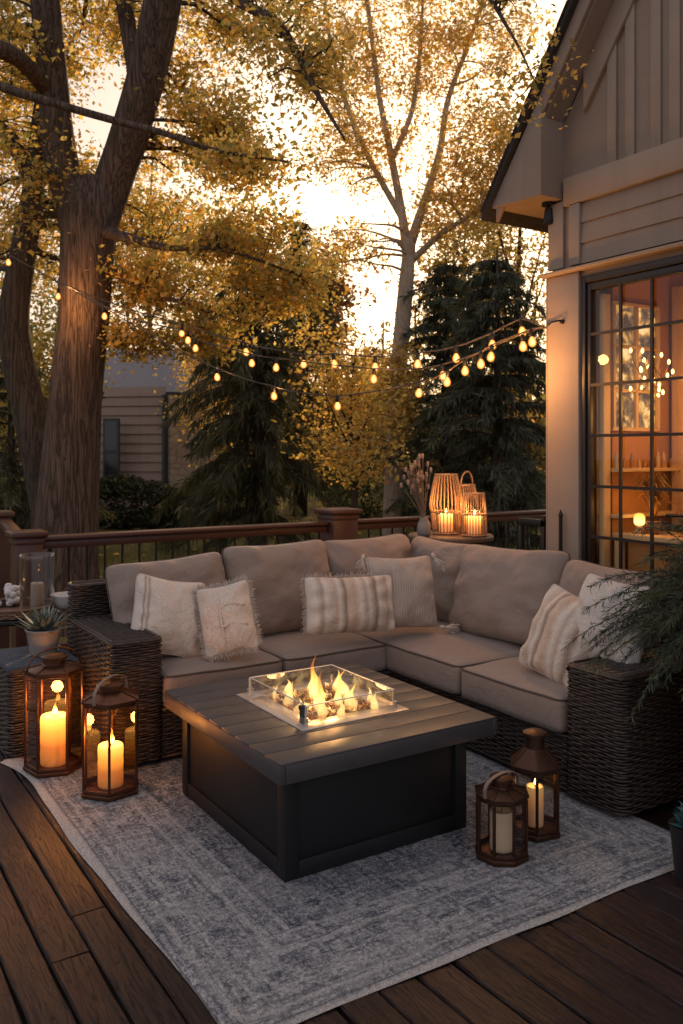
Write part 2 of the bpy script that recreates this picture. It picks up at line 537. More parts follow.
M = {
    'deck': m_deck(), 'wicker': m_wicker(), 'ground': m_ground(),
    'fab': m_fabric('taupe_outdoor_fabric', (.278, .215, .177), crease=.22),
    'pipe': m_fabric('taupe_piping_fabric', (.085, .065, .055), crease=0),
    'cream': m_fabric('cream_woven_fabric', (.62, .53, .45), wscale=160, bump=.7, crease=.35,
                      stripes=(0, -.22, .22, [(0, (1,) * 3), (.13, (1,) * 3), (.15, (.5, .44, .40)), (.17, (1,) * 3), (.2, (.6, .54, .5)), (.22, (1,) * 3), (1, (1,) * 3)])),
    'boucle': m_fabric('cream_boucle_fabric', (.62, .52, .43), wscale=90, bump=1.0, crease=.3),
    'stripe': m_fabric('striped_linen_fabric', (.66, .58, .50), wscale=200, bump=.5, crease=.25,
                       stripes=(0, -.28, .28, [(.0, (.9,) * 3), (.1, (1,) * 3), (.16, (.62, .56, .52)), (.2, (1,) * 3), (.3, (.75, .66, .6)), (.34, (1,) * 3), (.40, (.42, .33, .28)), (.43, (.9, .8, .72)), (.5, (.8, .66, .57)), (.56, (1,) * 3), (.62, (.7, .62, .57)), (.66, (1,) * 3), (.74, (.46, .37, .32)), (.78, (1,) * 3), (.88, (.7, .62, .56)), (.92, (1,) * 3)])),
    'rib': m_fabric('ribbed_beige_fabric', (.50, .42, .36), wscale=200, bump=.7, crease=.25, rib=(0, 420)),
    'white': m_fabric('off_white_fabric', (.56, .51, .46), wscale=150, bump=.6, crease=.4),
    'fringe': m_fabric('fringe_yarn', (.50, .43, .37), wscale=300, bump=.5),
    'blue': m_fabric('dark_blue_cloth', (.03, .038, .055), crease=.4),
    'tabletop': m_plain('brushed_charcoal_metal', (.054, .049, .052), .45, .0, .15, 10, .1, 200, .002),
    'tablebase': m_plain('charcoal_metal', (.010, .010, .011), .55, .0, .2, 6, .1, 180, .002, .3),
    'steel': m_plain('burner_steel', (.62, .56, .5), .32, .7, .1, 20, .05, 100, .001),
    'copper': m_plain('aged_copper', (.13, .055, .03), .34, .75, .45, 22, .3, 120, .003),
    'copperdark': m_plain('aged_dark_copper', (.075, .034, .02), .42, .7, .45, 22, .3, 120, .003),
    'leather': m_plain('tan_leather', (.22, .15, .11), .55, 0, .3, 20, .3, 120, .003),
    'black': m_plain('black_iron', (.012, .011, .011), .45, .4, .3, 20, .2, 120, .002),
    'rail': m_plain('railing_red_brown', (.070, .026, .018), .42, 0, .25, 5, .12, 80, .003),
    'postwood': m_plain('stair_post_wood', (.085, .04, .025), .6, 0, .25, 6, .3, 50, .004),
    'paint': m_siding('taupe_house_paint', (.275, .205, .158)),
    'trim': m_siding('taupe_trim_paint', (.325, .248, .195)),
    'soffit': m_siding('taupe_soffit_paint', (.285, .215, .172)),
    'shingle': m_plain('dark_roof_shingles', (.03, .027, .027), .9, 0, .5, 20, .6, 40, .02),
    'doorframe': m_plain('dark_bronze_door_frame', (.020, .014, .011), .4, .2, .2, 8, .1, 100, .002),
    'glass': m_glass(), 'doorglass': m_glass('door_glass', (1.0, .97, .92), .9, .01),
    'thinglass': m_glass('smoky_lantern_glass', (.93, .86, .78), 1.3, .04),
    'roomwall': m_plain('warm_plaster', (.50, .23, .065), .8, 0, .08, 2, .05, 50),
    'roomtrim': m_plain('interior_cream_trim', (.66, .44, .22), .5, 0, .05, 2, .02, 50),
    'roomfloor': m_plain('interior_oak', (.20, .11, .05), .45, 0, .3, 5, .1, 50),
    'bark': m_bark('oak_bark', (.022, .014, .010), (.155, .108, .082)),
    'birch': m_bark('pale_bark', (.22, .17, .125), (.58, .47, .37), 1.6, .5),
    'twig': m_plain('twig_bark', (.045, .032, .024), .9, 0, .3, 10, .4, 60),
    'darkbark': m_bark('dark_bark', (.018, .013, .010), (.10, .075, .055)),
    'leaf': m_leaf('autumn_leaves', .62), 'needle': m_leaf('conifer_needles', .25),
    'nsiding': m_siding('grey_brown_siding', (.33, .25, .205)),
    'nstone': m_stone('pale_stone'),
    'nroof': m_plain('grey_roof', (.16, .155, .17), .8, 0, .3, 14, .4, 40, .01),
    'ndark': m_plain('dark_trim', (.03, .035, .04), .5),
    'wood': m_plain('bamboo', (.36, .22, .12), .5, 0, .25, 12, .2, 90),
    'dried': m_plain('dried_stem', (.17, .12, .09), .8, 0, .3, 20),
    'pod': m_plain('dried_cotton', (.26, .19, .15), .95, 0, .2, 30, .6, 60),
    'pot': m_plain('grey_ribbed_ceramic', (.20, .19, .18), .6, 0, .2, 10, .3, 60),
    'whiteceramic': m_plain('white_ceramic', (.55, .53, .52), .6, 0, .12, 10, .4, 40),
    'succ': m_leaf('succulent_leaf', .12), 'soil': m_plain('potting_soil', (.02, .014, .01), .95, 0, .4, 30, .6, 50),
    'planter': m_plain('black_planter', (.014, .013, .013), .55, 0, .2),
    'crystal': m_glass('fire_crystal', (.93, .88, .80), 1.5, .10),
    'guard': m_glass('guard_glass', (.97, .96, .94), 2.6, .02), 'gedge': m_plain('glass_edge_highlight', (.62, .60, .55), .2, 0, .05, 20, .02),
    'amberglass': m_glass('amber_lantern_glass', (.96, .78, .50), 2.4, .05), 'amberjar': m_plain('amber_jar_glaze', (.42, .20, .06), .25), 'lampjar': m_plain('pale_jar_glaze', (.55, .36, .16), .25), 'bulbglow': None, 'wirecoat': m_plain('brown_wire', (.06, .04, .03), .4, 0, .2), 'candle': m_wax('ivory_wax', .2, 0.0, (.66, .56, .44)),
}

WARM = (1.0, .56, .20)

# ------------------------------------------------------------------ setting: ground, deck, rug


def ground_z(x, y):
    d = float(np.dot(FW[:2], (x, y)))
    return -.62 + .68 * (1 / (1 + math.exp(-(d - 14.5) / 2.2)))


g = MB()
N = 80
xs = np.linspace(-140, 140, N)
V = []
for j in range(N):
    for i in range(N):
        p = FW * (xs[j] + 60) + RT * xs[i]
        V.append((p[0], p[1], ground_z(p[0], p[1]) + .12 * mn.noise(Vector((p[0] * .2, p[1] * .2, 0)))))
F = [(j * N + i, j * N + i + 1, (j + 1) * N + i + 1, (j + 1) * N + i) for j in range(N - 1) for i in range(N - 1)]
tag(g.add(V, F).build('ground', M['ground'], smooth=True), kind='structure')

dk = MB()
x = -3.0
bi = 0
while x < 7.4:
    w = random.uniform(.120, .146)
    y = -3.0 + random.uniform(-1.5, 0)
    while y < 6.78:
        L = random.uniform(2.2, 3.8)
        y1 = min(y + L, 6.80)
        if not (x > 4.33 and y1 < 4.15):
            t_ = random.random()
            col = np.array([.029, .0138, .0134]) * (.62 + .7 * t_) + np.array([.006, .001, 0]) * random.random()
            zt = -.002 + random.uniform(-.004, .002)
            tl = random.uniform(-.0015, .0015)
            ns = max(2, int((y1 - y) / .07))
            sec = []
            ph = random.uniform(0, 100)
            for k in range(ns + 1):
                yy = y + .004 + (y1 - y - .008) * k / ns
                e0 = .006 * mn.noise(Vector((ph, yy * 2.2, 0))) + .0025 * mn.noise(Vector((ph, yy * 9, 3))); e1 = .006 * mn.noise(Vector((ph + 9, yy * 2.2, 0))) + .0025 * mn.noise(Vector((ph + 9, yy * 9, 3)))
                bz = .0015 * mn.noise(Vector((ph + 5, yy * 1.5, 0)))
                a, b = x + .0035 + e0, x + w - .0035 + e1
                sec.append([(a, yy, -.04), (a, yy, zt - .006 - tl + bz), (a + .005, yy, zt - tl + bz), ((a + b) / 2, yy, zt + bz + .0006), (b - .005, yy, zt + tl + bz), (b, yy, zt - .006 + tl + bz), (b, yy, -.04)])
            V = [p for s in sec for p in s]
            F = [(k * 7 + i + 1, k * 7 + i, (k + 1) * 7 + i, (k + 1) * 7 + i + 1) for k in range(ns) for i in range(6)]
            F += [tuple(range(7)), tuple(ns * 7 + i for i in range(7))[::-1]]
            dk.add(V, F, col)
        y = y1
    x += w + .001
    bi += 1
deck = tag(dk.build('deck', M['deck'], smooth='auto'), kind='structure')
sub = MB().box(-3.05, 7.42, -4.6, 6.82, -.60, -.045).build('deck_framing', M['ndark'])
tag(sub, kind='structure')

RX0, RX1, RY0, RY1 = .975, 3.09, 2.085, 4.66
rg = MB()
nx, ny = 110, 140
V = []
for j in range(ny + 1):
    for i in range(nx + 1):
        u, v = i / nx, j / ny
        ex = .016 * mn.noise(Vector((v * 5, 3.1, 0))) + .022 * (1 - u) * math.sin(v * 5.5 + 1.2)
        if v > .8: ex -= (1 - u) * .10 * ((v - .8) / .2) ** 2
        ey = .010 * mn.noise(Vector((u * 6, 7.7, 0)))
        X = RX0 + (RX1 - RX0) * u + ex * (1 - u) + ex * .4 * u
        Y = RY0 + (RY1 - RY0) * v + ey * (1 - v)
        z = .013 + .0035 * mn.noise(Vector((X * 2.4, Y * 2.4, 1))) + .0012 * mn.noise(Vector((X * 14, Y * 14, 1)))
        ed = min(u * 2, (1 - u) * 2, v * 2.6, (1 - v) * 2.6)
        z += .012 * max(0, mn.noise(Vector((X * 1.5 + 2, Y * 2.2, 4)))) * max(0, 1 - ed / .12)
        if i in (0, nx) or j in (0, ny): z = .0012
        elif i in (1, nx - 1) or j in (1, ny - 1): z -= .003
        V.append((X, Y, z))
F = [(j * (nx + 1) + i, j * (nx + 1) + i + 1, (j + 1) * (nx + 1) + i + 1, (j + 1) * (nx + 1) + i) for j in range(ny) for i in range(nx)]
rug = rg.add(V, F).build('outdoor_rug', m_rug(RX0, RX1, RY0, RY1), smooth=True)
tag(rug, 'large faded blue grey and cream patterned rug spread on the deck', 'rug')
RUGZ = .014

# ------------------------------------------------------------------ wicker weaving


def weave(mb, path, z0, z1, pitch=.0125, stake=.048, amp=.0045, r=.0062, closed=False, phase=0):
    """Horizontal strands that run along a plan path and wave round upright stakes."""
    P = np.asarray(path, float)
    if closed:
        P = np.vstack([P, P[:1]])
    seg = np.linalg.norm(np.diff(P, axis=0), axis=1)
    S = np.concatenate([[0], np.cumsum(seg)])
    L = S[-1]
    n = max(4, int(L / (stake / 4)))
    s = np.linspace(0, L, n + 1)
    if closed:
        s = s[:-1]
        stake = L / (2 * max(1, round(L / (2 * stake))))
    X = np.interp(s, S, P[:, 0]); Y = np.interp(s, S, P[:, 1])
    T = np.stack([np.gradient(X), np.gradient(Y)], 1)
    T /= np.maximum(np.linalg.norm(T, axis=1, keepdims=True), 1e-9)
    Nn = np.stack([T[:, 1], -T[:, 0]], 1)
    k = 0
    z = z0 + r
    while z < z1:
        off = amp * np.cos(PI * s / stake + PI * (k % 2) + phase) + rng.normal(0, .0006, len(s))
        zz = z + rng.normal(0, .0009) + .0022 * np.sin(s * 3.1 + k * .7 + rng.random() * .8) + rng.normal(0, .0005, len(s))
        pts = np.stack([X + Nn[:, 0] * off, Y + Nn[:, 1] * off, zz], 1)
        mb.tube(pts, r * rng.uniform(.85, 1.1), 5, closed=closed, caps=False)
        z += pitch * rng.uniform(.94, 1.06)
        k += 1


def weave_top(mb, x0, x1, y0, y1, z, along='x', pitch=.0125, stake=.045, amp=.004, r=.0062):
    """Strands laid side by side over a flat top, along x or y."""
    a0, a1, b0, b1 = (x0, x1, y0, y1) if along == 'x' else (y0, y1, x0, x1)
    n = max(6, int((a1 - a0) / (stake / 4)))
    a = np.linspace(a0, a1, n + 1)
    b = b0
    k = 0
    while b <= b1:
        bb = np.full_like(a, b) + .002 * np.sin(a * 9 + k) + rng.normal(0, .0006, len(a))
        e = np.minimum(a - a0, a1 - a)
        zz = z + amp * np.cos(PI * (a - a0) / stake + PI * (k % 2)) - np.where(e < .02, (.02 - e) ** 2 * 40, 0)
        pts = np.stack([a, bb, zz] if along == 'x' else [bb, a, zz], 1)
        mb.tube(pts, r, 5, caps=True)
        b += pitch
        k += 1


def rrect(x0, x1, y0, y1, r, n=5):
    """Rounded rectangle, anticlockwise."""
    out = []
    for cx, cy, a0 in ((x1 - r, y0 + r, -90), (x1 - r, y1 - r, 0), (x0 + r, y1 - r, 90), (x0 + r, y0 + r, 180)):
        for k in range(n + 1):
            a = R(a0 + 90 * k / n)
            out.append((cx + r * math.cos(a), cy + r * math.sin(a)))
    return out


def arm_block(name, x0, x1, y0, y1, z0, z1, parent, along):
    mb = MB()
    r = .045
    weave(mb, rrect(x0, x1, y0, y1, r), z0, z1 - .012, closed=True)
    e = .012
    mb.prism(rrect(x0 + e, x1 - e, y0 + e, y1 - e, r), 2, z0, z1 - .014)
    weave_top(mb, x0 + .006, x1 - .006, y0 + .012, y1 - .008, z1 - .006, along)
    # rolled edge
    for off, zz in ((.0, z1 - .006), (.012, z1 + .001)):
        pts = [(a, b, zz) for a, b in rrect(x0 + off, x1 - off, y0 + off, y1 - off, r)]
        mb.tube(pts, .0078, 6, closed=True)
    return mb.build(name, M['wicker'], parent, smooth=True)


# ------------------------------------------------------------------ cushions


def rounded_box(hx, hy, hz, r, seg=14, crown=0.0, crown_b=0.0, wob=.004, seed=0.0):
    V, F = [], []
    idx = {}

    def key(p):
        return (round(p[0], 5), round(p[1], 5), round(p[2], 5))
    # parameter stations denser at the rim
    st = [-1, -.985, -.95, -.9] + list(np.linspace(-.8, .8, seg)) + [.9, .95, .985, 1]
    n = len(st)
    H = np.array([hx, hy, hz])
    for ax in range(3):
        for sg in (-1, 1):
            grid = []
            for a in st:
                row = []
                for b in st:
                    p = [0, 0, 0]; p[ax] = sg; p[(ax + 1) % 3] = a; p[(ax + 2) % 3] = b
                    k = key(p)
                    if k not in idx:
                        q = np.array(p) * H
                        inner = np.clip(q, -(H - r), H - r)
                        d = q - inner
                        l = np.linalg.norm(d)
                        q = inner + d / l * r if l > 1e-9 else q
                        if p[2] > 0: q[2] += crown * (1 - p[0] ** 2) * (1 - p[1] ** 2) * max(0, p[2])
                        nz = Vector((q[0] * 6 + seed, q[1] * 6, q[2] * 6))
                        q += wob * np.array([mn.noise(nz), mn.noise(nz + Vector((9, 0, 0))), mn.noise(nz + Vector((0, 9, 0)))])
                        idx[k] = len(V); V.append(q)
                    row.append(idx[k])
                grid.append(row)
            for i in range(n - 1):
                for j in range(n - 1):
                    f = (grid[i][j], grid[i + 1][j], grid[i + 1][j + 1], grid[i][j + 1])
                    F.append(f if sg > 0 else f[::-1])
    return V, F


def seat_cushion(x0, x1, y0, y1, z0, z1, parent, seed):
    hx, hy, hz = (x1 - x0) / 2 - .004, (y1 - y0) / 2 - .004, (z1 - z0) / 2
    V, F = rounded_box(hx, hy, hz, .034, 12, .022, wob=.006, seed=seed)
    c = ((x0 + x1) / 2, (y0 + y1) / 2, (z0 + z1) / 2)
    o = MB().add(V, F).build('seat_cushion', M['fab'], parent, smooth=True, loc=c)
    p = MB()
    for zz in (hz - .012, -hz + .012):
        pts = []
        for a, b in rrect(-hx + .001, hx - .001, -hy + .001, hy - .001, .04, 5):
            pts.append((a, b, zz))
        q = np.array(pts + pts[:1])
        # densify so that the welt follows the wobble of the cloth
        S = np.concatenate([[0], np.cumsum(np.linalg.norm(np.diff(q, axis=0), axis=1))])
        s = np.linspace(0, S[-1], 120)[:-1]
        q = np.stack([np.interp(s, S, q[:, k]) for k in range(3)], 1)
        for k in range(len(q)):
            nz = Vector((q[k][0] * 6 + seed, q[k][1] * 6, q[k][2] * 6))
            q[k] += .006 * np.array([mn.noise(nz), mn.noise(nz + Vector((9, 0, 0))), mn.noise(nz + Vector((0, 9, 0)))])
        p.tube(q, .0055, 6, closed=True)
    p.build('piping', M['pipe'], o, smooth=True)
    return o


def pillow_geo(w, h, t, a=3.0, b=.5, pull=.06, n=34, wr=.006, seed=0.0, sag=0.0, ears=0.0):
    """Closed two-sheet pillow: width along X, height along Z, thickness along Y."""
    V, F = [], []
    st = np.sin(np.linspace(-PI / 2, PI / 2, n + 1))
    for side in (-1, 1):
        for v in st:
            for u in st:
                x = w / 2 * u * (1 - pull * (1 - v * v) * u * u)
                z = h / 2 * v * (1 - pull * (1 - u * u) * v * v)
                th = t / 2 * (max(0, 1 - abs(u) ** a) * max(0, 1 - abs(v) ** a)) ** b
                z += -sag * (1 - u * u) * max(0, v)
                if ears: z += ears * abs(u) ** 3 * max(0, v)
                rc = .045 * min(w, h) * (abs(u) * abs(v)) ** 7
                x -= math.copysign(rc, u); z -= math.copysign(rc, v)
                p = Vector((x * 7 + seed, z * 7, side * 3.1 + seed))
                q = Vector((x * 19 + seed, z * 19, side * 7.3))
                d = wr * mn.noise(p) * 1.6 + wr * .5 * mn.noise(q)
                # soft folds running in from the rim
                ang = math.atan2(v, u)
                rr_ = max(abs(u), abs(v))
                d += wr * 1.3 * math.sin(ang * 9 + seed * 3 + 2 * mn.noise(p)) * rr_ ** 3 * (1 - rr_ ** 8)
                V.append((x, side * (th + d * min(1, th / (t * .15) if t else 1)), z))
    m = n + 1
    for s in (0, 1):
        o = s * m * m
        for j in range(n):
            for i in range(n):
                f = (o + j * m + i, o + j * m + i + 1, o + (j + 1) * m + i + 1, o + (j + 1) * m + i)
                F.append(f if s == 0 else f[::-1])
    # the two sheets share their rim
    rim = {}
    V = np.array(V)
    remap = list(range(len(V)))
    for j in range(m):
        for i in range(m):
            if i in (0, n) or j in (0, n):
                remap[m * m + j * m + i] = j * m + i
                V[j * m + i][1] = 0
    F = [tuple(remap[k] for k in f) for f in F]
    return V, F, st


def rim_path(w, h, pull, sag=0, ears=0, n=40):
    P = []
    for a, b, c, d in ((-1, -1, 1, -1), (1, -1, 1, 1), (1, 1, -1, 1), (-1, 1, -1, -1)):
        for k in range(n):
            u = a + (c - a) * k / n; v = b + (d - b) * k / n
            x = w / 2 * u * (1 - pull * (1 - v * v) * u * u); z = h / 2 * v * (1 - pull * (1 - u * u) * v * v)
            z += -sag * (1 - u * u) * max(0, v) + ears * abs(u) ** 3 * max(0, v)
            rc = .045 * min(w, h) * (abs(u) * abs(v)) ** 7
            x -= math.copysign(rc, u); z -= math.copysign(rc, v)
            P.append((x, 0, z))
    return np.array(P)


def back_cushion(cx, cy, zb, w, h, t, rz, tilt, parent, seed, roll=0):
    V, F, _ = pillow_geo(w, h, t, 3.6, .48, .04, 44, .017, seed, .010, .006)
    o = MB().add(V, F).build('back_cushion', M['fab'], parent, smooth=True, loc=(cx, cy, zb + h / 2), rot=(R(tilt), R(roll), R(rz)))
    MB().tube(rim_path(w, h, .04, .010, .006), .005, 6, closed=True).build('piping', M['pipe'], o, smooth=True)
    return o


def throw_pillow(px, py, d, w, h, t, rz, tilt, roll, mat, label, seed, fringe=(), tassel=False, pull=.08, wr=.014, piped=None):
    c = at(px, py, d)
    V, F, _ = pillow_geo(w, h, t, 2.4, .62, pull, 40, wr, seed, .008, .004)
    root = empty('throw_pillow', c, label, 'pillow', group='throw pillows on the sectional')
    root.rotation_euler = (R(tilt), R(roll), R(rz))
    MB().add(V, F).build('pillow_cover', mat, root, smooth=True)
    if fringe:
        fr = MB()
        rp = rim_path(w, h, pull, .008, .004, 70)
        for k in range(0, 280):
            side = k // 70
            if side not in fringe: continue
            for _ in range(2):
                p = rp[k] + rng.normal(0, .002, 3)
                out = {0: (0, 0, -1), 1: (1, 0, 0), 2: (0, 0, 1), 3: (-1, 0, 0)}[side]
                q = p + np.array(out) * rng.uniform(.012, .026) + rng.normal(0, .006, 3)
                m_ = (p + q) / 2 + rng.normal(0, .004, 3)
                fr.tube([p, m_, q], [.0022, .002, .0012], 4, caps=False)
        fr.build('fringe', M['fringe'], root, smooth=True)
    if piped:
        MB().tube(rim_path(w, h, pull, .008, .004), .0045, 6, closed=True).build('piping', piped, root, smooth=True)
    if tassel:
        for sx, sz in ((-1, 1), (1, 1), (1, -1)):
            tb = MB()
            p0 = np.array([sx * w / 2 * .99, -.01, sz * h / 2 * .96 + (.01 if sz > 0 else 0)])
            hang = np.array([sx * .35, -.35, -1.0]) if sz > 0 else np.array([.9, -.5, -.15])
            hang /= np.linalg.norm(hang)
            tb.tube([p0, p0 + hang * .02, p0 + hang * .035], [.008, .013, .009], 8)
            for _ in range(46):
                q = p0 + hang * .03
                e = p0 + hang * rng.uniform(.085, .11) + rng.normal(0, .014, 3)
                tb.tube([q, (q + e) / 2 + rng.normal(0, .004, 3), e], [.003, .0035, .002], 4, caps=False)
            tb.build('tassel', M['fringe'], root, smooth=True)
    return root


# ------------------------------------------------------------------ sectional sofa
sofa = empty('sectional_sofa', (3.0, 4.3, 0), 'dark brown wicker corner sectional sofa with taupe cushions', 'sofa')
SO = np.array([3.0, 4.3, 0.0])
sofa.location = (0, 0, 0)
ZS = .040
arm_block('arm', 1.31, 1.575, 4.15, 4.90, ZS, .65, sofa, 'x')
arm_block('arm', 2.97, 3.78, 2.44, 2.765, ZS, .625, sofa, 'y')
bs = MB()
corner = [(1.575, 4.165), (2.94, 4.165), (2.975, 4.155), (2.99, 4.12), (2.99, 2.765)]
weave(bs, corner, ZS, .285)
bs.box(1.57, 3.86, 4.18, 4.98, ZS, .285)
bs.box(3.005, 3.86, 2.76, 4.18, ZS, .285)
bs.tube([(a, b, .285) for a, b in corner], .008, 6)
bs.tube([(a, b, ZS + .004) for a, b in corner], .008, 6)
bs.build('base', M['wicker'], sofa, smooth=True)
bk = MB()
weave(bk, rrect(1.33, 3.92, 4.90, 5.03, .04), ZS, .825, closed=True)
bk.prism(rrect(1.345, 3.905, 4.915, 5.015, .035), 2, ZS, .825)
weave_top(bk, 1.34, 3.91, 4.905, 5.025, .826, 'x')
bk.tube([(a, b, .83) for a, b in rrect(1.33, 3.92, 4.90, 5.03, .04)], .011, 6, closed=True)
weave(bk, rrect(3.79, 3.92, 2.49, 4.90, .04), ZS, .825, closed=True)
bk.prism(rrect(3.805, 3.905, 2.505, 4.885, .035), 2, ZS, .825)
bk.tube([(a, b, .83) for a, b in rrect(3.79, 3.92, 2.49, 4.90, .04)], .011, 6, closed=True)
bk.build('back_frame', M['wicker'], sofa, smooth=True)
for x_, y_ in ((1.37, 4.22), (1.37, 4.95), (2.98, 4.2), (3.04, 2.52), (3.83, 2.52), (3.83, 4.95)):
    MB().lathe([(.022, 0.0165), (.026, .03), (.026, .045)], 12, (x_, y_, 0), True).build('foot', M['black'], sofa, smooth='auto')
seat_cushion(1.58, 2.265, 4.125, 4.90, .295, .462, sofa, 1.0)
seat_cushion(2.27, 2.965, 4.13, 4.90, .295, .460, sofa, 5.0)
seat_cushion(2.955, 3.80, 3.50, 4.90, .297, .463, sofa, 9.0)
seat_cushion(2.952, 3.80, 2.772, 3.495, .295, .461, sofa, 14.0)
back_cushion(1.845, 4.73, .445, .73, .54, .27, 1, -17, sofa, 2.2, -3)
back_cushion(2.56, 4.735, .455, .735, .575, .28, -1, -14, sofa, 8.4, -1)
back_cushion(3.25, 4.745, .455, .70, .575, .27, 0, -15, sofa, 13.1, -1.5)
back_cushion(3.66, 4.52, .455, .62, .55, .25, -84, -14, sofa, 17.7, 2)
back_cushion(3.60, 3.80, .455, .86, .575, .29, -88, -17, sofa, 22.5, -2)
back_cushion(3.64, 3.10, .455, .64, .54, .26, -90, -14, sofa, 27.9, 1.5)

throw_pillow(168, 616, 4.70, .41, .44, .22, -8, -22, 12, M['cream'], 'cream woven pillow with dark seam lines, leftmost on the sofa', 1.3, (), piped=M['fringe'])
throw_pillow(227, 618, 4.66, .30, .39, .18, -30, -24, -12, M['boucle'], 'small nubbly cream pillow with fringed edges and a stitched patch', 4.1, (0, 1, 2, 3), pull=.05)
throw_pillow(350, 604, 5.02, .56, .34, .20, -14, -14, 1, M['stripe'], 'long lumbar pillow with tan and cream vertical stripes', 7.7, (2, 3), pull=.05)
throw_pillow(401, 592, 5.24, .46, .46, .21, -14, -16, 1, M['rib'], 'square ribbed beige pillow with yarn tassels at its corners', 11.9, (), True)
throw_pillow(563, 636, 4.28, .42, .46, .20, -92, -24, 10, M['stripe'], 'striped cream pillow leaning beside the right arm of the sofa', 16.2, (), piped=M['fringe'])
throw_pillow(611, 622, 4.12, .42, .44, .20, -84, -22, 4, M['white'], 'plain off white pillow half hidden by the drooping plant', 19.4)
# stitched patch of the second pillow is a flap of the same cloth
pl = [o for o in bpy.data.objects if o.get('label', '').startswith('small nubbly')][0]
pt = MB()
for z0 in (.045, -.06):
    pts = np.array([(x_, -.092 + 1.6 * x_ * x_ + 5.0 * z0 * z0 * .25, z0 + .008 * math.sin(x_ * 40)) for x_ in np.linspace(-.02, .115, 14)])
    pt.tube(pts, .008, 6)
for x_ in (-.02,):
    pt.tube([(x_, -.094 + 1.9 * z_ * z_, z_) for z_ in np.linspace(-.15, .14, 12)], .007, 6)
pt.build('stitched_band', M['boucle'], pl, smooth=True)

# ------------------------------------------------------------------ fire table
TX0, TX1, TY0, TY1, TZ = 1.462, 2.49, 2.70, 3.83, .478
ft = empty('fire_pit_table', (0, 0, 0), 'square charcoal metal fire pit table with slatted top and lit burner', 'fire table')
BX0, BX1, BY0, BY1 = 1.72, 2.235, 2.985, 3.575        # burner opening
tp = MB()
ns = 9
wy = (TY1 - TY0) / ns
for k in range(ns):
    y0, y1 = TY0 + k * wy + .0025, TY0 + (k + 1) * wy - .0025
    if k == 0: y0 = TY0 + .0
    if k == ns - 1: y1 = TY1
    cuts = [(TX0, TX1)]
    segs = []
    if y1 <= BY0 or y0 >= BY1:
        segs = [(TX0, TX1, y0, y1)]
    else:
        segs = [(TX0, BX0 - .002, y0, y1), (BX1 + .002, TX1, y0, y1)]
        if y0 < BY0: segs.append((BX0 - .002, BX1 + .002, y0, BY0))
        if y1 > BY1: segs.append((BX0 - .002, BX1 + .002, BY1, y1))
    for a, b, c, d in segs:
        tp.box(a + .018 * 0, b, c, d, TZ - .012, TZ)
tp.build('tabletop', M['tabletop'], ft, bevel=.0022, seg=2)
ap = MB()
ap.box(TX0 - .003, TX0 + .02, TY0 - .003, TY1 + .003, TZ - .075, TZ - .008)
ap.box(TX1 - .02, TX1 + .003, TY0 - .003, TY1 + .003, TZ - .075, TZ - .008)
ap.box(TX0 + .021, TX1 - .021, TY0 - .003, TY0 + .02, TZ - .075, TZ - .008)
ap.box(TX0 + .021, TX1 - .021, TY1 - .02, TY1 + .003, TZ - .075, TZ - .008)
ap.box(TX0 + .021, TX1 - .021, TY0 + .021, TY1 - .021, TZ - .05, TZ - .0135)
ap.build('apron', M['tabletop'], ft, bevel=.002)
GX0, GX1, GY0, GY1 = 1.515, 2.385, 2.765, 3.75
ba = MB()
z0 = RUGZ + .002
for x_ in (GX0, GX1 - .06):
    for y_ in (GY0, GY1 - .06):
        MB().box(x_, x_ + .06, y_, y_ + .06, z0, TZ - .06).build('corner_post', M['tablebase'], ft, bevel=.003)
pn = MB()
pn.box(GX0 + .012, GX1 - .012, GY0 + .014, GY1 - .014, z0 + .02, TZ - .06)
pn.build('base_panel', M['tablebase'], ft, bevel=.003)
rl = MB()
for zz0, zz1 in ((z0, z0 + .065), (TZ - .10, TZ - .061)):
    rl.box(GX0 + .061, GX1 - .061, GY0 + .002, GY0 + .013, zz0, zz1)
    rl.box(GX0 + .061, GX1 - .061, GY1 - .013, GY1 - .002, zz0, zz1)
    rl.box(GX0 + .002, GX0 + .011, GY0 + .061, GY1 - .061, zz0, zz1)
    rl.box(GX1 - .011, GX1 - .002, GY0 + .061, GY1 - .061, zz0, zz1)
rl.build('base_rail', M['tablebase'], ft, bevel=.002)
bp = MB()
zr = TZ + .003
fr_ = .085
bp.box(BX0 - .01, BX1 + .01, BY0 - .01, BY0 + fr_, zr - .003, zr)
bp.box(BX0 - .01, BX1 + .01, BY1 - fr_, BY1 + .01, zr - .003, zr)
bp.box(BX0 - .01, BX0 + fr_, BY0 + fr_, BY1 - fr_, zr - .003, zr)
bp.box(BX1 - fr_, BX1 + .01, BY0 + fr_, BY1 - fr_, zr - .003, zr)
bp.box(BX0 + fr_, BX1 - fr_, BY0 + fr_, BY1 - fr_, TZ - .05, TZ - .045)
for (a, b, c, d) in ((BX0 + fr_, BX0 + fr_ + .003, BY0 + fr_, BY1 - fr_), (BX1 - fr_ - .003, BX1 - fr_, BY0 + fr_, BY1 - fr_), (BX0 + fr_ + .003, BX1 - fr_ - .003, BY0 + fr_, BY0 + fr_ + .003), (BX0 + fr_ + .003, BX1 - fr_ - .003, BY1 - fr_ - .003, BY1 - fr_)):
    bp.box(a, b, c, d, TZ - .045, zr - .003)
bp.build('burner_pan', M['steel'], ft, bevel=.001)
gh = .078
e = .035
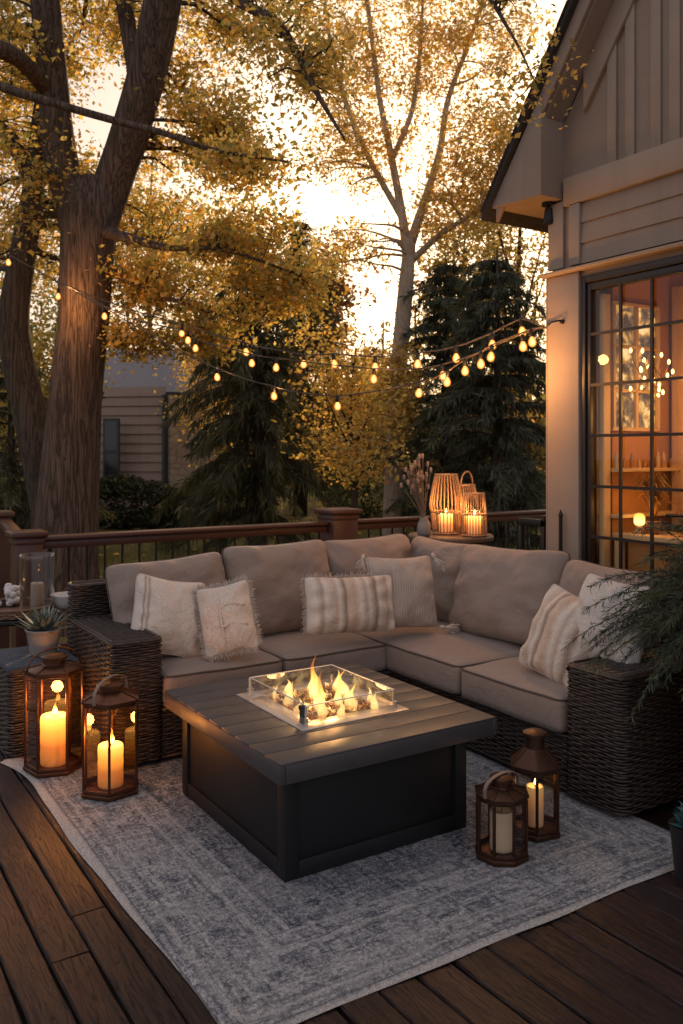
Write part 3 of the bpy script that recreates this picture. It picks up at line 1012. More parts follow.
for (a, b, c, d) in ((BX0 + e, BX1 - e, BY0 + e, BY0 + e + .006), (BX0 + e, BX1 - e, BY1 - e - .006, BY1 - e), (BX0 + e, BX0 + e + .006, BY0 + e + .01, BY1 - e - .01), (BX1 - e - .006, BX1 - e, BY0 + e + .01, BY1 - e - .01)):
    MB().box(a, b, c, d, zr + .004, zr + gh).build('glass_guard', M['guard'], ft, bevel=.0015)
for (a, b) in (((BX0 + e, BY0 + e + .003), (BX1 - e, BY0 + e + .003)), ((BX0 + e, BY1 - e - .003), (BX1 - e, BY1 - e - .003)), ((BX0 + e + .003, BY0 + e + .01), (BX0 + e + .003, BY1 - e - .01)), ((BX1 - e - .003, BY0 + e + .01), (BX1 - e - .003, BY1 - e - .01))):
    ge = MB().bar((*a, zr + gh + .0018), (*b, zr + gh + .0018), .0055, .003)
    ge.bar((*a, zr + .012), (*a, zr + gh), .005, .005)
    ge.build('edge_highlight', M['gedge'], ft)  # pale strips added as painted highlights along the guard glass
for x_ in (BX0 + e, BX1 - e):
    for y_ in (BY0 + e, BY1 - e):
        MB().lathe([(.007, 0), (.007, .02), (.009, .022), (.009, .03)], 10, (x_, y_, zr), True).build('guard_clip', M['steel'], ft, smooth='auto')
for x_ in (BX0 + e + .02,):
    MB().lathe([(.014, 0), (.014, .05), (.018, .052), (.018, .064), (.004, .068)], 14, (BX0 + .05, BY0 + .09, zr), True).build('igniter_knob', M['black'], ft, smooth='auto')
cr = MB()
for _ in range(330):
    x_ = rng.uniform(BX0 + fr_ + .01, BX1 - fr_ - .01); y_ = rng.uniform(BY0 + fr_ + .01, BY1 - fr_ - .01)
    s = rng.uniform(.010, .022)
    v = np.array([(1, 1, 1), (1, -1, -1), (-1, 1, -1), (-1, -1, 1), (1.3, 0, 0), (-1.3, 0, .2)]) * s * rng.uniform(.6, 1.1, (6, 3))
    a = rng.uniform(0, 6)
    Rm = np.array(Matrix.Rotation(a, 3, Vector(rng.normal(0, 1, 3))))
    v = v @ Rm.T + np.array([x_, y_, TZ - .02 + rng.uniform(0, .03)])
    cr.add(v, [(0, 2, 4), (0, 4, 1), (0, 1, 5), (0, 5, 2), (3, 4, 2), (3, 1, 4), (3, 5, 1), (3, 2, 5)])
tag(cr.build('crystal_bed', M['crystal'], ft), kind='stuff')


def flame_geo(h, w, seed, n=14, m=18):
    V, F = [], []
    for i in range(m + 1):
        t = i / m
        r = w * (math.sin(PI * min(1, t * 1.0) ** .62) * (1 - t) ** .35 + .02) * (1 - .25 * t)
        ox = .30 * w * 3 * t * mn.noise(Vector((seed, t * 2.2, 0))) * 1.5
        oy = .30 * w * 3 * t * mn.noise(Vector((seed + 5, t * 2.2, 0))) * 1.5
        for j in range(n):
            a = 2 * PI * j / n
            rr_ = r * (1 + .35 * mn.noise(Vector((math.cos(a) * 1.2 + seed, math.sin(a) * 1.2, t * 3))))
            V.append((ox + rr_ * math.cos(a), oy + rr_ * math.sin(a), t * h))
    for i in range(m):
        for j in range(n):
            k = (j + 1) % n
            F.append((i * n + j, i * n + k, (i + 1) * n + k, (i + 1) * n + j))
    return V, F


fmat = m_flame('fire_flame', 0, .17, 2.0, .68)
bxc, byc = (BX0 + BX1) / 2, (BY0 + BY1) / 2
flames = [(-.05, -.10, .20, .026), (-.075, -.16, .12, .022), (-.02, -.04, .11, .024), (.0, .05, .23, .022), (.02, .09, .14, .022), (.06, -.13, .13, .026), (.085, -.05, .09, .02), (.06, .19, .11, .02), (-.10, .06, .12, .022), (-.11, .15, .08, .018), (.11, .02, .15, .022), (-.02, -.20, .10, .02), (.13, .12, .12, .018), (.12, -.20, .10, .02), (-.12, -.06, .08, .02), (.03, -.09, .15, .02), (.15, -.11, .09, .018), (-.04, .20, .09, .018)]
for k, (dx, dy, h, w) in enumerate(flames):
    V, F = flame_geo(h * .98, w * 1.18, k * 3.7 + 1)
    MB().add(V, F).build('flame', fmat, ft, smooth=True, loc=(bxc + dx * 1.25, byc + dy * 1.05, TZ - .022))


def point(name, loc, col, watt, rad=.05):
    l = bpy.data.lights.new(name, 'POINT')
    l.energy = watt; l.color = col; l.shadow_soft_size = rad
    o = bpy.data.objects.new(name, l)
    COL.objects.link(o)
    o.location = tuple(float(c) for c in loc)
    return o


point('fire_light', (bxc, byc, TZ + .10), (1.0, .50, .17), 5.0, .07)

# ------------------------------------------------------------------ candles and lanterns
cflame = m_flame('candle_flame', 0, .045, 14, .95)


def candle(loc, r, h, label, lit=True, glow=1.0, group=None, fl=1.0):
    c = MB()
    prof = [(.0, 0), (r * .96, 0), (r, .006)]
    for k in range(8):
        prof.append((r * (1 + .012 * math.sin(k * 2.1)), h * (k + 1) / 9))
    prof += [(r * .99, h * .97), (r * .93, h), (r * .78, h - .004), (r * .45, h - .012), (0.001, h - .012)]
    m = m_wax('glowing_wax', h, glow) if lit else M['candle']
    root = c.lathe(prof, 26).build('candle', m, None, smooth=True, loc=tuple(float(q) for q in loc))
    tag(root, label, 'candle', group)
    MB().tube([(0, 0, h - .013), (.001, 0, h), (.003, 0, h + .008)], .0018, 6).build('wick', M['black'], root)
    if lit:
        V, F = flame_geo(.05 * fl, .0105 * fl, random.uniform(0, 50), 12, 14)
        MB().add(V, F).build('flame', cflame, root, smooth=True, loc=(.003, 0, h + .001))
    return root


def ring_pts(r, n, rot, z):
    return [(r * math.cos(rot + 2 * PI * k / n), r * math.sin(rot + 2 * PI * k / n), z) for k in range(n)]


def lantern(name, loc, rz, label, R0, H, n=6, roof=.10, neck=.03, mat='copper', post=.012, taper=1.0, handle='bail', group=None, pane='thinglass', hh=None):
    """Glazed lantern: plate, posts, rims, glass panes, hipped hood, neck, handle."""
    t = empty(name, loc, label, 'lantern', rz, group)
    mt = M[mat]
    rot = PI / n
    b = MB()
    b.lathe([(0.001, 0), (R0 * 1.02, 0), (R0 * 1.04, .006), (R0 * 1.04, .018), (R0 * .96, .022), (.001, .022)], n, rot=rot)
    b.build('base_plate', mt, t, bevel=.001)
    pr = MB()
    bot = ring_pts(R0 - post * .6, n, rot, .02); top = ring_pts((R0 - post * .6) * taper, n, rot, H)
    for p, q in zip(bot, top):
        MB().bar(p, q, post).build('frame_post', mt, t, bevel=.0015)
    for ring, zz, hgt in ((bot, .03, .016), (top, H, .018)):
        rm = MB()
        for k in range(n):
            a = np.array(ring[k]); c = np.array(ring[(k + 1) % n]); a[2] = c[2] = zz
            rm.bar(a, c, post * .9, hgt)
        rm.build('frame_rim', mt, t, bevel=.001)
    for k in range(n):
        a, c, d, e2 = np.array(bot[k]), np.array(bot[(k + 1) % n]), np.array(top[(k + 1) % n]), np.array(top[k])
        s = .004
        ab = (c - a) / np.linalg.norm(c - a)
        a, c, d, e2 = a + ab * s, c - ab * s, d - ab * s, e2 + ab * s
        a[2] = c[2] = .036; d[2] = e2[2] = H - .008
        MB().add([a, c, d, e2], [(0, 1, 2, 3)]).build('glass_pane', M[pane], t)
    hd = MB()
    Rt = R0 * taper
    if roof > 0:
        hd.lathe([(Rt * .80, H + .006), (Rt * 1.05, H + .008), (Rt * 1.05, H + .016), (Rt * .42, H + roof), (Rt * .40, H + roof + .004), (.001, H + roof + .004)], n, rot=rot)
        for p in ring_pts(1, n, rot, 0):
            hd.bar((p[0] * Rt * 1.04, p[1] * Rt * 1.04, H + .017), (p[0] * Rt * .42, p[1] * Rt * .42, H + roof + .002), .006)
        hd.build('hood', mt, t, bevel=.001)
        nk = MB()
        zz = H + roof + .002
        nk.lathe([(Rt * .36, 0), (Rt * .36, neck), (Rt * .46, neck + .002), (Rt * .46, neck + .014), (Rt * .30, neck + .022), (.001, neck + .024)], 18, (0, 0, zz))
        nk.build('neck_cap', mt, t, smooth='auto')
        zt = zz + neck + .02
    else:
        zt = H + .01
    if handle == 'bail':
        a = np.linspace(0, PI, 19)
        MB().tube([(Rt * .98 * math.cos(q), 0, H + .012 + (hh or zt - H + .012) * math.sin(q) ** .8) for q in a], .0055, 8).build('handle', mt, t, smooth=True)
    elif handle == 'strap':
        a = np.linspace(0, PI, 21)
        s = MB()
        for q0, q1 in zip(a[:-1], a[1:]):
            f = lambda q: np.array((Rt * .95 * math.cos(q) + .012 * math.sin(2 * q), .0, H + .01 + (hh or zt - H + .03) * math.sin(q) ** .75))
            s.bar(f(q0), f(q1), .026, .005, up=(0, 1, 0)) if False else s.bar(f(q0), f(q1), .015, .004)
        s.build('handle', M['leather'], t)
    elif handle == 'ring':
        a = np.linspace(0, 2 * PI, 25)[:-1]
        MB().tube([(.02 * math.cos(q), 0, zt + .018 + .02 * math.sin(q)) for q in a], .003, 6, closed=True).build('handle', mt, t, smooth=True)
    return t


l1 = at(62, 776, 4.23)
L1 = (1.095, 4.385, RUGZ + .002)
lantern('candle_lantern', L1, R(12), 'tallest glowing hexagonal copper lantern at the left end of the rug', .142, .485, 6, .034, .024, 'copper', .011, 1.0, 'bail', 'copper lanterns on the rug', 'amberglass', .10)
candle((L1[0], L1[1], L1[2] + .024),   .066, .24, 'thick glowing pillar candle inside the tallest copper lantern', True, 2.6, fl=1.3)
L2 = (1.245, 3.955, RUGZ + .002)
lantern('candle_lantern', L2, R(40), 'glowing hexagonal copper lantern with twisted strap handle, beside the tallest one', .140, .42, 6, .048, .014, 'copper', .010, 1.0, 'strap', 'copper lanterns on the rug', 'amberglass', .10)
candle((L2[0], L2[1], L2[2] + .024), .058, .19, 'lit pillar candle inside the strap handled lantern on the left', True, 2.0, fl=1.5)
point('candle_glow', (L1[0], L1[1], .36), (1.0, .42, .12), 4.6, .03)
point('candle_glow', (L2[0], L2[1], .29), (1.0, .42, .12), 3.4, .03)
L3 = (2.335, 2.50, RUGZ + .002)
lantern('candle_lantern', L3, R(8), 'short dark copper lantern with leather strap, frontmost on the rug', .104, .235, 8, .035, .02, 'copperdark', .0105, 1.0, 'strap', 'copper lanterns on the rug', 'thinglass', .075)
candle((L3[0], L3[1], L3[2] + .024), .046, .155, 'thick unlit candle inside the frontmost short lantern', False)
L4 = (2.60, 2.585, RUGZ + .002)
lantern('candle_lantern', L4, R(20), 'dark copper lantern with bottle neck top beside the right sofa arm', .108, .27, 6, .075, .05, 'copperdark', .0105, 1.0, 'none', 'copper lanterns on the rug')
candle((L4[0], L4[1], L4[2] + .024), .036, .165, 'slim lit candle inside the bottle necked lantern', True, .25, fl=.6)
point('candle_glow', (L4[0], L4[1], .215), (1.0, .5, .16), .12, .015)

# ------------------------------------------------------------------ left side tables and their things
bx = empty('wicker_side_table', (0, 0, 0), 'low black woven side table behind the tallest lantern at left edge', 'side table')
m_ = MB()
weave(m_, rrect(.93, 1.285, 4.62, 5.10, .03), .03, .455, closed=True)
m_.prism(rrect(.942, 1.273, 4.632, 5.088, .03), 2, .03, .455)
m_.build('body', M['wicker'], bx, smooth=True)
V, F = rounded_box(.185, .248, .014, .012, 8, 0, wob=.003)
MB().add(V, F).build('top_pad', M['blue'], bx, smooth=True, loc=(1.108, 4.86, .468))
PT = (1.15, 4.83, .484)


def rosette(root, base, n, L, w, cols, up=(.25, 1.3), name='leaf', mat='succ', thick=.35, seed=0):
    """Fleshy pointed leaves round a centre: one mesh per plant."""
    rs = np.random.default_rng(seed)
    V4, C4 = [], []
    for k in range(n):
        f = k / n
        az = k * 2.39996 + rs.uniform(-.2, .2)
        el = up[0] + (up[1] - up[0]) * f + rs.uniform(-.1, .1)
        l = L * (1 - .35 * f) * rs.uniform(.85, 1.1)
        dirh = np.array([math.cos(az), math.sin(az), 0]); sd = np.array([-math.sin(az), math.cos(az), 0])
        c = np.array(cols[0]) + (np.array(cols[1]) - np.array(cols[0])) * rs.random()
        prev = None
        m = 7
        for i in range(m + 1):
            t = i / m
            e_ = el + .35 * t * (1 if el < .9 else .2)
            p = np.array(base) + dirh * l * t * math.cos(el) * (1 - .1 * t) + np.array([0, 0, 1]) * l * (t * math.sin(el) + .10 * t * t)
            ww = w * math.sin(PI * (t * .80 + .17)) ** .9 * (1 - t ** 3) + .0006
            up_ = np.array([0, 0, 1]) * math.cos(el) - dirh * math.sin(el)
            ring = [p - sd * ww - up_ * 0, p - up_ * ww * thick * 1.6, p + sd * ww, p + up_ * ww * thick * .2]
            if prev is not None:
                for a in range(4):
                    b = (a + 1) % 4
                    V4.append([prev[a], prev[b], ring[b], ring[a]])
                    C4.append(c * (1.15 if a in (2, 3) else .8))
            prev = ring
    return quads_obj(name, np.array(V4), np.array(C4), M[mat], root)


pp = empty('potted_succulent', (0, 0, 0), 'spiky grey green succulent in ribbed grey pot on low side table', 'potted plant')
m_ = MB()
prof = [(.001, 0), (.062, 0), (.068, .006)]
for k in range(10):
    z = .012 + k * .0115
    prof += [(.069 + .0018 * k, z), (.072 + .0018 * k, z + .006)]
prof += [(.094, .132), (.098, .142), (.09, .144), (.084, .128), (.001, .126)]
m_.lathe(prof, 30, PT).build('pot', M['pot'], pp, smooth=True)
rosette(pp, (PT[0], PT[1], PT[2] + .125), 46, .20, .016, ((.10, .14, .12), (.20, .25, .22)), (.12, 1.35), 'leaf_rosette', seed=3)

rt = empty('round_side_table', (0, 0, 0), 'dark round side table holding a wicker tray behind the low table', 'side table')
TC = (1.13, 5.50)
m_ = MB()
m_.lathe([(.001, .575), (.26, .575), (.268, .583), (.268, .597), (.262, .603), (.001, .603)], 36, (*TC, 0)).build('tabletop', M['black'], rt, smooth='auto')
for k in range(4):
    a = R(45 + 90 * k)
    MB().bar((TC[0] + .22 * math.cos(a), TC[1] + .22 * math.sin(a), .0), (TC[0] + .15 * math.cos(a), TC[1] + .15 * math.sin(a), .575), .03).build('leg', M['postwood'], rt)
ty = MB()
circ = [(TC[0] + .235 * math.cos(a), TC[1] + .235 * math.sin(a)) for a in np.linspace(0, 2 * PI, 40)[:-1]]
weave(ty, circ, .608, .652, .011, .035, .004, .0058, closed=True)
ty.lathe([(.001, .606), (.232, .606), (.232, .612), (.001, .612)], 36, (*TC, 0))
ty.tube([(a, b, .655) for a, b in circ], .009, 6, closed=True)
tag(ty.build('wicker_tray', m_plain('honey_wicker', (.16, .085, .05), .6, 0, .4, 40, .3, 150), smooth=True), 'round brown wicker tray on the side table at the left edge', 'tray')
ZT = .613


def on_tray(px, py, d, z):
    p = at(px, py, d); p[2] = z
    return p


hp = on_tray(37, 612, 5.25, ZT)
hu = MB()
hu.lathe([(.001, 0), (.095, 0), (.10, .006), (.101, .33), (.1045, .352), (.100, .352), (.0965, .33), (.0955, .012), (.001, .010)], 32)
tag(hu.build('hurricane_vase', m_glass('smoked_glass', (.84, .83, .82), 1.5, .03), smooth=True, loc=tuple(hp)), 'tall smoky glass hurricane cylinder standing in the wicker tray', 'hurricane glass')
candle((hp[0], hp[1], hp[2] + .013), .037, .165, 'plain white pillar candle inside the smoky hurricane glass', False)
wp = on_tray(13, 610, 5.45, ZT)
bl = MB()
for k in range(26):
    pr_ = rng.normal(0, .028, 3); pr_[2] = abs(pr_[2]) + .02 + .022 * (k % 4)
    V, F = rounded_box(.022, .022, .02, .018, 4, 0, wob=.006, seed=k)
    bl.add(np.array(V) + pr_, F)
tag(bl.build('cotton_bunch', M['whiteceramic'], smooth=True, loc=tuple(wp)), 'knobbly white cotton bunch on the tray left of the hurricane glass', 'decoration')
bp_ = on_tray(66, 606, 5.35, ZT)
m_ = MB()
prof = [(.001, 0), (.05, 0), (.072, .02), (.086, .05), (.092, .085), (.094, .092), (.088, .092), (.08, .05), (.05, .012), (.001, .01)]
m_.lathe(prof, 30)
tag(m_.build('white_bowl', M['whiteceramic'], smooth=True, loc=tuple(bp_)), 'round white textured bowl behind the succulent beside the sofa arm', 'bowl')

# ------------------------------------------------------------------ round table with bamboo lanterns behind the sofa corner
BT = np.array([4.47, 5.38])
bt = empty('barrel_table', (0, 0, 0), 'round woven barrel side table behind the corner of the sofa', 'side table')
m_ = MB()
circ = [(BT[0] + .27 * math.cos(a), BT[1] + .27 * math.sin(a)) for a in np.linspace(0, 2 * PI, 44)[:-1]]
weave(m_, circ, .0, .87, .016, .05, .005, .008, closed=True)
m_.lathe([(.255, 0.002), (.255, .87)], 36, (*BT, 0))
m_.build('body', m_plain('tan_wicker', (.20, .13, .085), .6, 0, .4, 40, .3, 150), bt, smooth=True)
m_ = MB()
m_.lathe([(.001, .872), (.33, .872), (.345, .885), (.345, .908), (.335, .92), (.001, .92)], 44, (*BT, 0))
m_.build('tabletop', m_plain('worn_brown_wood', (.10, .062, .042), .55, 0, .4, 14, .3, 60), bt, smooth='auto')
ZB = .922


def cage(px, d, label, rb, rm, rt_, H, glow, handle=False, bands=(.36,)):
    p = at(px, 500, d); p[2] = ZB
    t = empty('bamboo_lantern', p, label, 'lantern', 0, 'bamboo lanterns on the barrel table')
    m = MB()
    def rad(f): return rb + (rm - rb) * math.sin(PI * min(1, f * 1.1) / 2) if f < .45 else rm + (rt_ - rm) * ((f - .45) / .55) ** 1.4
    nb = 26
    for k in range(nb):
        a = 2 * PI * k / nb
        pts = [(rad(f) * math.cos(a), rad(f) * math.sin(a), .01 + f * (H - .02)) for f in np.linspace(0, 1, 12)]
        m.tube(pts, .0042, 6)
    m.build('slats', M['wood'], t, smooth=True)
    r_ = MB()
    for f in (0, 1) + tuple(bands):
        r = rad(f)
        MB().tube([(r * math.cos(a), r * math.sin(a), .01 + f * (H - .02)) for a in np.linspace(0, 2 * PI, 36)[:-1]], .007, 6, closed=True).build('hoop', M['wood'], t, smooth=True)
    r_.lathe([(.001, .001), (rb, .001), (rb, .010), (.001, .010)], 24)
    r_.build('bottom_plate', M['wood'], t, smooth='auto')
    if handle:
        a = np.linspace(0, PI, 17)
        MB().tube([(rt_ * math.cos(q), 0, H + .10 * math.sin(q)) for q in a], .007, 8).build('handle', M['wood'], t, smooth=True)
    MB().lathe([(rb * .5, .014), (rb * .52, .20), (rb * .54, .205), (rb * .5, .205)], 24).build('glass_cup', M['thinglass'], t, smooth=True)
    return p


p = cage(446, 6.95, 'tallest bulging bamboo lantern glowing on the barrel table', .105, .135, .088, .49, 1)
candle(p + np.array([0, 0, .014]), .055, .15, 'glowing candle inside the tallest bamboo lantern', True, 3.0)
point('candle_glow', p + np.array([0, 0, .24]), (1, .45, .13), 4.0, .03)
p = cage(467, 7.1, 'slim bamboo lantern with arched handle, between two other lanterns', .085, .10, .062, .40, 1, True)
candle(p + np.array([0, 0, .014]), .04, .12, 'glowing candle inside the arched handle bamboo lantern', True, 2.2)
p = cage(474.5, 6.78, 'short tapered bamboo lantern glowing at right of the barrel table', .095, .095, .075, .345, 1, False, (.5,))
candle(p + np.array([0, 0, .014]), .06, .15, 'wide glowing candle inside the short tapered bamboo lantern', True, 3.4)
point('candle_glow', p + np.array([0, 0, .22]), (1, .45, .13), 4.0, .03)

vp = at(424, 500, 6.72); vp[2] = ZB
ds = empty('dried_flower_vase', vp, 'vase of dried cotton stems fanning out left of the bamboo lanterns', 'vase')
MB().lathe([(.001, 0), (.04, 0), (.055, .03), (.05, .10), (.032, .14), (.036, .15), (.03, .15), (.001, .14)], 24).build('vase', M['pot'], ds, smooth=True)
for k in range(26):
    a = rng.uniform(0, 2 * PI)
    sp_ = rng.uniform(.05, .22)
    L = rng.uniform(.28, .54)
    side = RT * (-sp_ * rng.uniform(-.35, 1.2)) + FW * sp_ * rng.uniform(-.5, .5)
    pts = spline([(0, 0, .1), side * .3 + np.array([0, 0, .1 + L * .4]), side + np.array([0, 0, .1 + L])], 6)
    st = MB().tube(pts, .0032, 5)
    o = st.build('stem', M['dried'], ds, smooth=True)
    for q in ([1.0] if k % 2 else [1.0, .8]):
        c = pts[int((len(pts) - 1) * q)]
        V, F = rounded_box(.011, .011, .022, .0105, 4, 0, wob=.007, seed=k * 2.3 + q)
        MB().add(np.array(V) + c, F).build('pod', M['pod'], o, smooth=True)

# ------------------------------------------------------------------ railing
YR = 6.65
rail_root = empty('deck_railing', (0, YR, 0), 'red brown deck railing with thin black balusters behind the sofa', 'railing')
rail_root.location = (0, 0, 0)


def rail_run(x0, x1, y, ztop, root, sp=.135):
    t = MB()
    # moulded handrail: cap board over a narrower sub rail
    t.box(x0, x1, y - .068, y + .068, ztop - .035, ztop)
    t.build('handrail', M['rail'], root, bevel=.012, seg=3)
    s = MB().box(x0, x1, y - .034, y + .034, ztop - .095, ztop - .0375)
    s.build('sub_rail', M['rail'], root, bevel=.005)
    b = MB().box(x0, x1, y - .03, y + .03, .08, .135)
    b.build('bottom_rail', M['rail'], root, bevel=.005)
    n = int((x1 - x0) / sp)
    for k in range(n):
        xx = x0 + (k + .5) * (x1 - x0) / n
        MB().lathe([(.0095, .135), (.0095, ztop - .095)], 8, (xx, y, 0), True).build('baluster', M['black'], root, smooth='auto')


def post(x, y, w, ztop, root, mat='rail'):
    p = MB().box(x - w / 2, x + w / 2, y - w / 2, y + w / 2, -.0005, ztop)
    o = p.build('post', M[mat], root, bevel=.006)
    c = MB()
    c.box(x - w / 2 - .035, x + w / 2 + .035, y - w / 2 - .035, y + w / 2 + .035, ztop + .001, ztop + .045)
    c.build('post_cap', M[mat], o, bevel=.012, seg=3)
    c = MB().box(x - w / 2 - .012, x + w / 2 + .012, y - w / 2 - .012, y + w / 2 + .012, ztop - .05, ztop - .015)
    c.build('collar', M[mat], o, bevel=.006)


XA, XB, XC = 1.46, 4.20, 7.05
ZR = .955
rail_run(XA + .1, XB - .135, YR, ZR, rail_root)
rail_run(XB + .135, XC, YR, ZR, rail_root)
post(XB, YR, .26, 1.02, rail_root)
post(XA, YR, .19, .955, rail_root)
post(XC + .1, YR, .19, .97, rail_root)
# stair rail that drops away from the deck at the left
sr = empty('stair_railing', (0, 0, 0), 'sloping stair handrail and tall wooden post at the left edge of the deck', 'railing')
post(1.40, 7.38, .15, 1.06, sr, 'postwood')
s_ = MB()
s_.bar((XA - .02, YR + .10, .93), (1.42, 7.28, 1.03), .10, .05)
s_.bar((1.38, 7.46, .98), (1.0, 8.6, .2), .10, .05)
s_.build('handrail', M['rail'], sr, bevel=.006)
# a second short rail runs from the corner post past the house
# ------------------------------------------------------------------ house
WX = 4.35
OV = 4.15


def on_wall(px, py, wx=WX):
    k = (px - 341.5) / FPX
    d = wx / (FW[0] + RT[0] * k)
    return d * (FW[1] + RT[1] * k), HC + (450 - py) * d / FPX


house = empty('house', (WX, 4.2, 0), 'taupe gabled house with board and batten wall and glazed door', 'house')
house.location = (0, 0, 0)
YC = 4.168
DY0, DY1 = 2.22, 3.893            # door opening
DZ = 2.735
HY0 = -1.2
SL = 1.40


def roof_z(y, off=0):
    return 3.332 + SL * (4.563 - y) + off


RIDGE = 1.5
w = MB()
w.box(WX, WX + .22, DY1 + .002, YC - .01, -.5, DZ)                     # pier left of the door
w.box(WX, WX + .22, HY0, DY0 - .002, -.5, DZ)
w.prism([(YC - .01, DZ + .001), (YC - .01, roof_z(YC) - .25), (RIDGE, roof_z(RIDGE) - .25), (HY0, roof_z(YC) - .25), (HY0, DZ + .001)][::-1], 0, WX, WX + .22)
w.box(WX + .221, 9.5, YC - .22, YC - .011, -.5, 3.4)                    # wall turning the corner
w.box(9.28, 9.5, HY0, YC - .221, -.5, 3.4)
w.box(WX + .221, 9.279, HY0, HY0 + .2, -.5, 3.4)
w.build('wall', M['paint'], house)
cb = MB()
cb.box(WX - .028, WX - .001, 3.905, YC + .012, 0, 2.765)                 # broad lower pilaster
cb.box(WX - .028, WX + .10, YC + .0125, YC + .026, 0, 2.765)
cb.build('pilaster', M['trim'], house, bevel=.004)
cb = MB()
cb.box(WX - .022, WX - .001, 4.045, YC + .012, 2.815, 3.26)
cb.box(WX - .034, WX - .001, 3.895, 3.985, 2.815, 3.215)
cb.build('corner_board', M['trim'], house, bevel=.004)
MB().prism([(WX - .001, 2.768), (WX - .06, 2.768), (WX - .072, 2.785), (WX - .072, 2.795), (WX - .001, 2.812)], 1, HY0, YC + .04).v  # noqa
lg = MB()
poly = [(WX - .001, 2.768), (WX - .062, 2.768), (WX - .072, 2.78), (WX - .072, 2.792), (WX - .001, 2.812)]
V = [(a, y_, b) for y_ in (HY0, YC + .04) for a, b in poly]
n_ = len(poly)
F = [tuple(range(n_)), tuple(range(n_, 2 * n_))[::-1]] + [(i, n_ + i, n_ + (i + 1) % n_, (i + 1) % n_) for i in range(n_)]
lg.add(V, F).build('drip_ledge', M['trim'], house, bevel=.003)
sd = MB()
for k in range(3):
    z0_, z1_ = 2.816 + k * .134, 2.816 + (k + 1) * .134 + .004
    poly = [(WX - .001, z0_), (WX - .019, z0_), (WX - .006, z1_), (WX - .001, z1_)]
    V = [(a, y_, b) for y_ in (HY0, 3.893) for a, b in poly]
    sd.add(V, [(0, 1, 2, 3), (7, 6, 5, 4), (0, 4, 5, 1), (1, 5, 6, 2), (2, 6, 7, 3), (3, 7, 4, 0)])
sd.build('lap_siding', M['paint'], house)
fz = MB().box(WX - .040, WX - .001, HY0, YC - .14, 3.218, 3.40)
fz.build('frieze_board', M['trim'], house, bevel=.004)
# battens up to the slope, a board following the slope
def slope_low(y): return roof_z(y, -.40)
for pxx in (613, 631, 657, 676):
    yb = on_wall(pxx, 150)[0]
    MB().box(WX - .016, WX - .001, yb - .035, yb + .035, 3.402, slope_low(yb) - .01).build('batten', M['trim'], house, bevel=.003)
yb = on_wall(676, 150)[0] - .30
while yb > HY0:
    zt_ = slope_low(yb) if yb > RIDGE else slope_low(2 * RIDGE - yb)
    MB().box(WX - .016, WX - .001, yb - .035, yb + .035, 3.402, zt_ - .01).build('batten', M['trim'], house, bevel=.003)
    yb -= .30
rf = MB()
def slopebar(mb, x0, x1, ya, yb_, o0, o1):
    """A board that follows the roof slope between ya and yb, from offset o0 to o1 below the roof line."""
    poly = [(ya, roof_z(ya, o0)), (yb_, roof_z(yb_, o0)), (yb_, roof_z(yb_, o1)), (ya, roof_z(ya, o1))]
    V = [(x_, a, b) for x_ in (x0, x1) for a, b in poly]
    mb.add(V, [(0, 1, 2, 3), (7, 6, 5, 4), (0, 4, 5, 1), (1, 5, 6, 2), (2, 6, 7, 3), (3, 7, 4, 0)])
slopebar(rf, WX - .034, WX - .001, 3.86, RIDGE, -.52, -.255)
rf.build('gable_trim_board', M['trim'], house, bevel=.003)
rk = MB()
slopebar(rk, OV, OV + .03, 4.50, RIDGE, -.225, -.06)
rk.build('rake_board', M['soffit'], house, bevel=.003)
so = MB()
slopebar(so, OV + .031, WX - .001, 4.058, RIDGE, -.25, -.215)
so.build('soffit', M['soffit'], house)
er = MB()
EZ = 3.275
poly = [(4.058, EZ), (4.525, EZ + .02), (4.525, roof_z(4.525, -.06)), (4.058, roof_z(4.058, -.10))]
V = [(x_, a, b) for x_ in (OV - .012, WX + .3) for a, b in poly]
er.add(V, [(0, 1, 2, 3), (7, 6, 5, 4), (0, 4, 5, 1), (1, 5, 6, 2), (2, 6, 7, 3), (3, 7, 4, 0)])
er.build('eave_return', M['soffit'], house, bevel=.004)
ro = MB()
slopebar(ro, OV - .045, 9.8, 4.60, RIDGE, -.055, .0)
V = [(x_, a, b) for x_ in (OV - .045, 9.8) for a, b in ((RIDGE, roof_z(RIDGE, -.055)), (2 * RIDGE - 4.6, roof_z(4.6, -.055)), (2 * RIDGE - 4.6, roof_z(4.6)), (RIDGE, roof_z(RIDGE)))]
ro.add(V, [(0, 1, 2, 3), (7, 6, 5, 4), (0, 4, 5, 1), (1, 5, 6, 2), (2, 6, 7, 3), (3, 7, 4, 0)])
yk = 4.6                                          # shingle courses showing as teeth along the rake
while yk > 2.6:
    slopebar(ro, OV - .058, OV + .2, yk, yk - .085, .0015, .014 + random.uniform(-.003, .004))
    yk -= .09
ro.build('roof', M['shingle'], house)
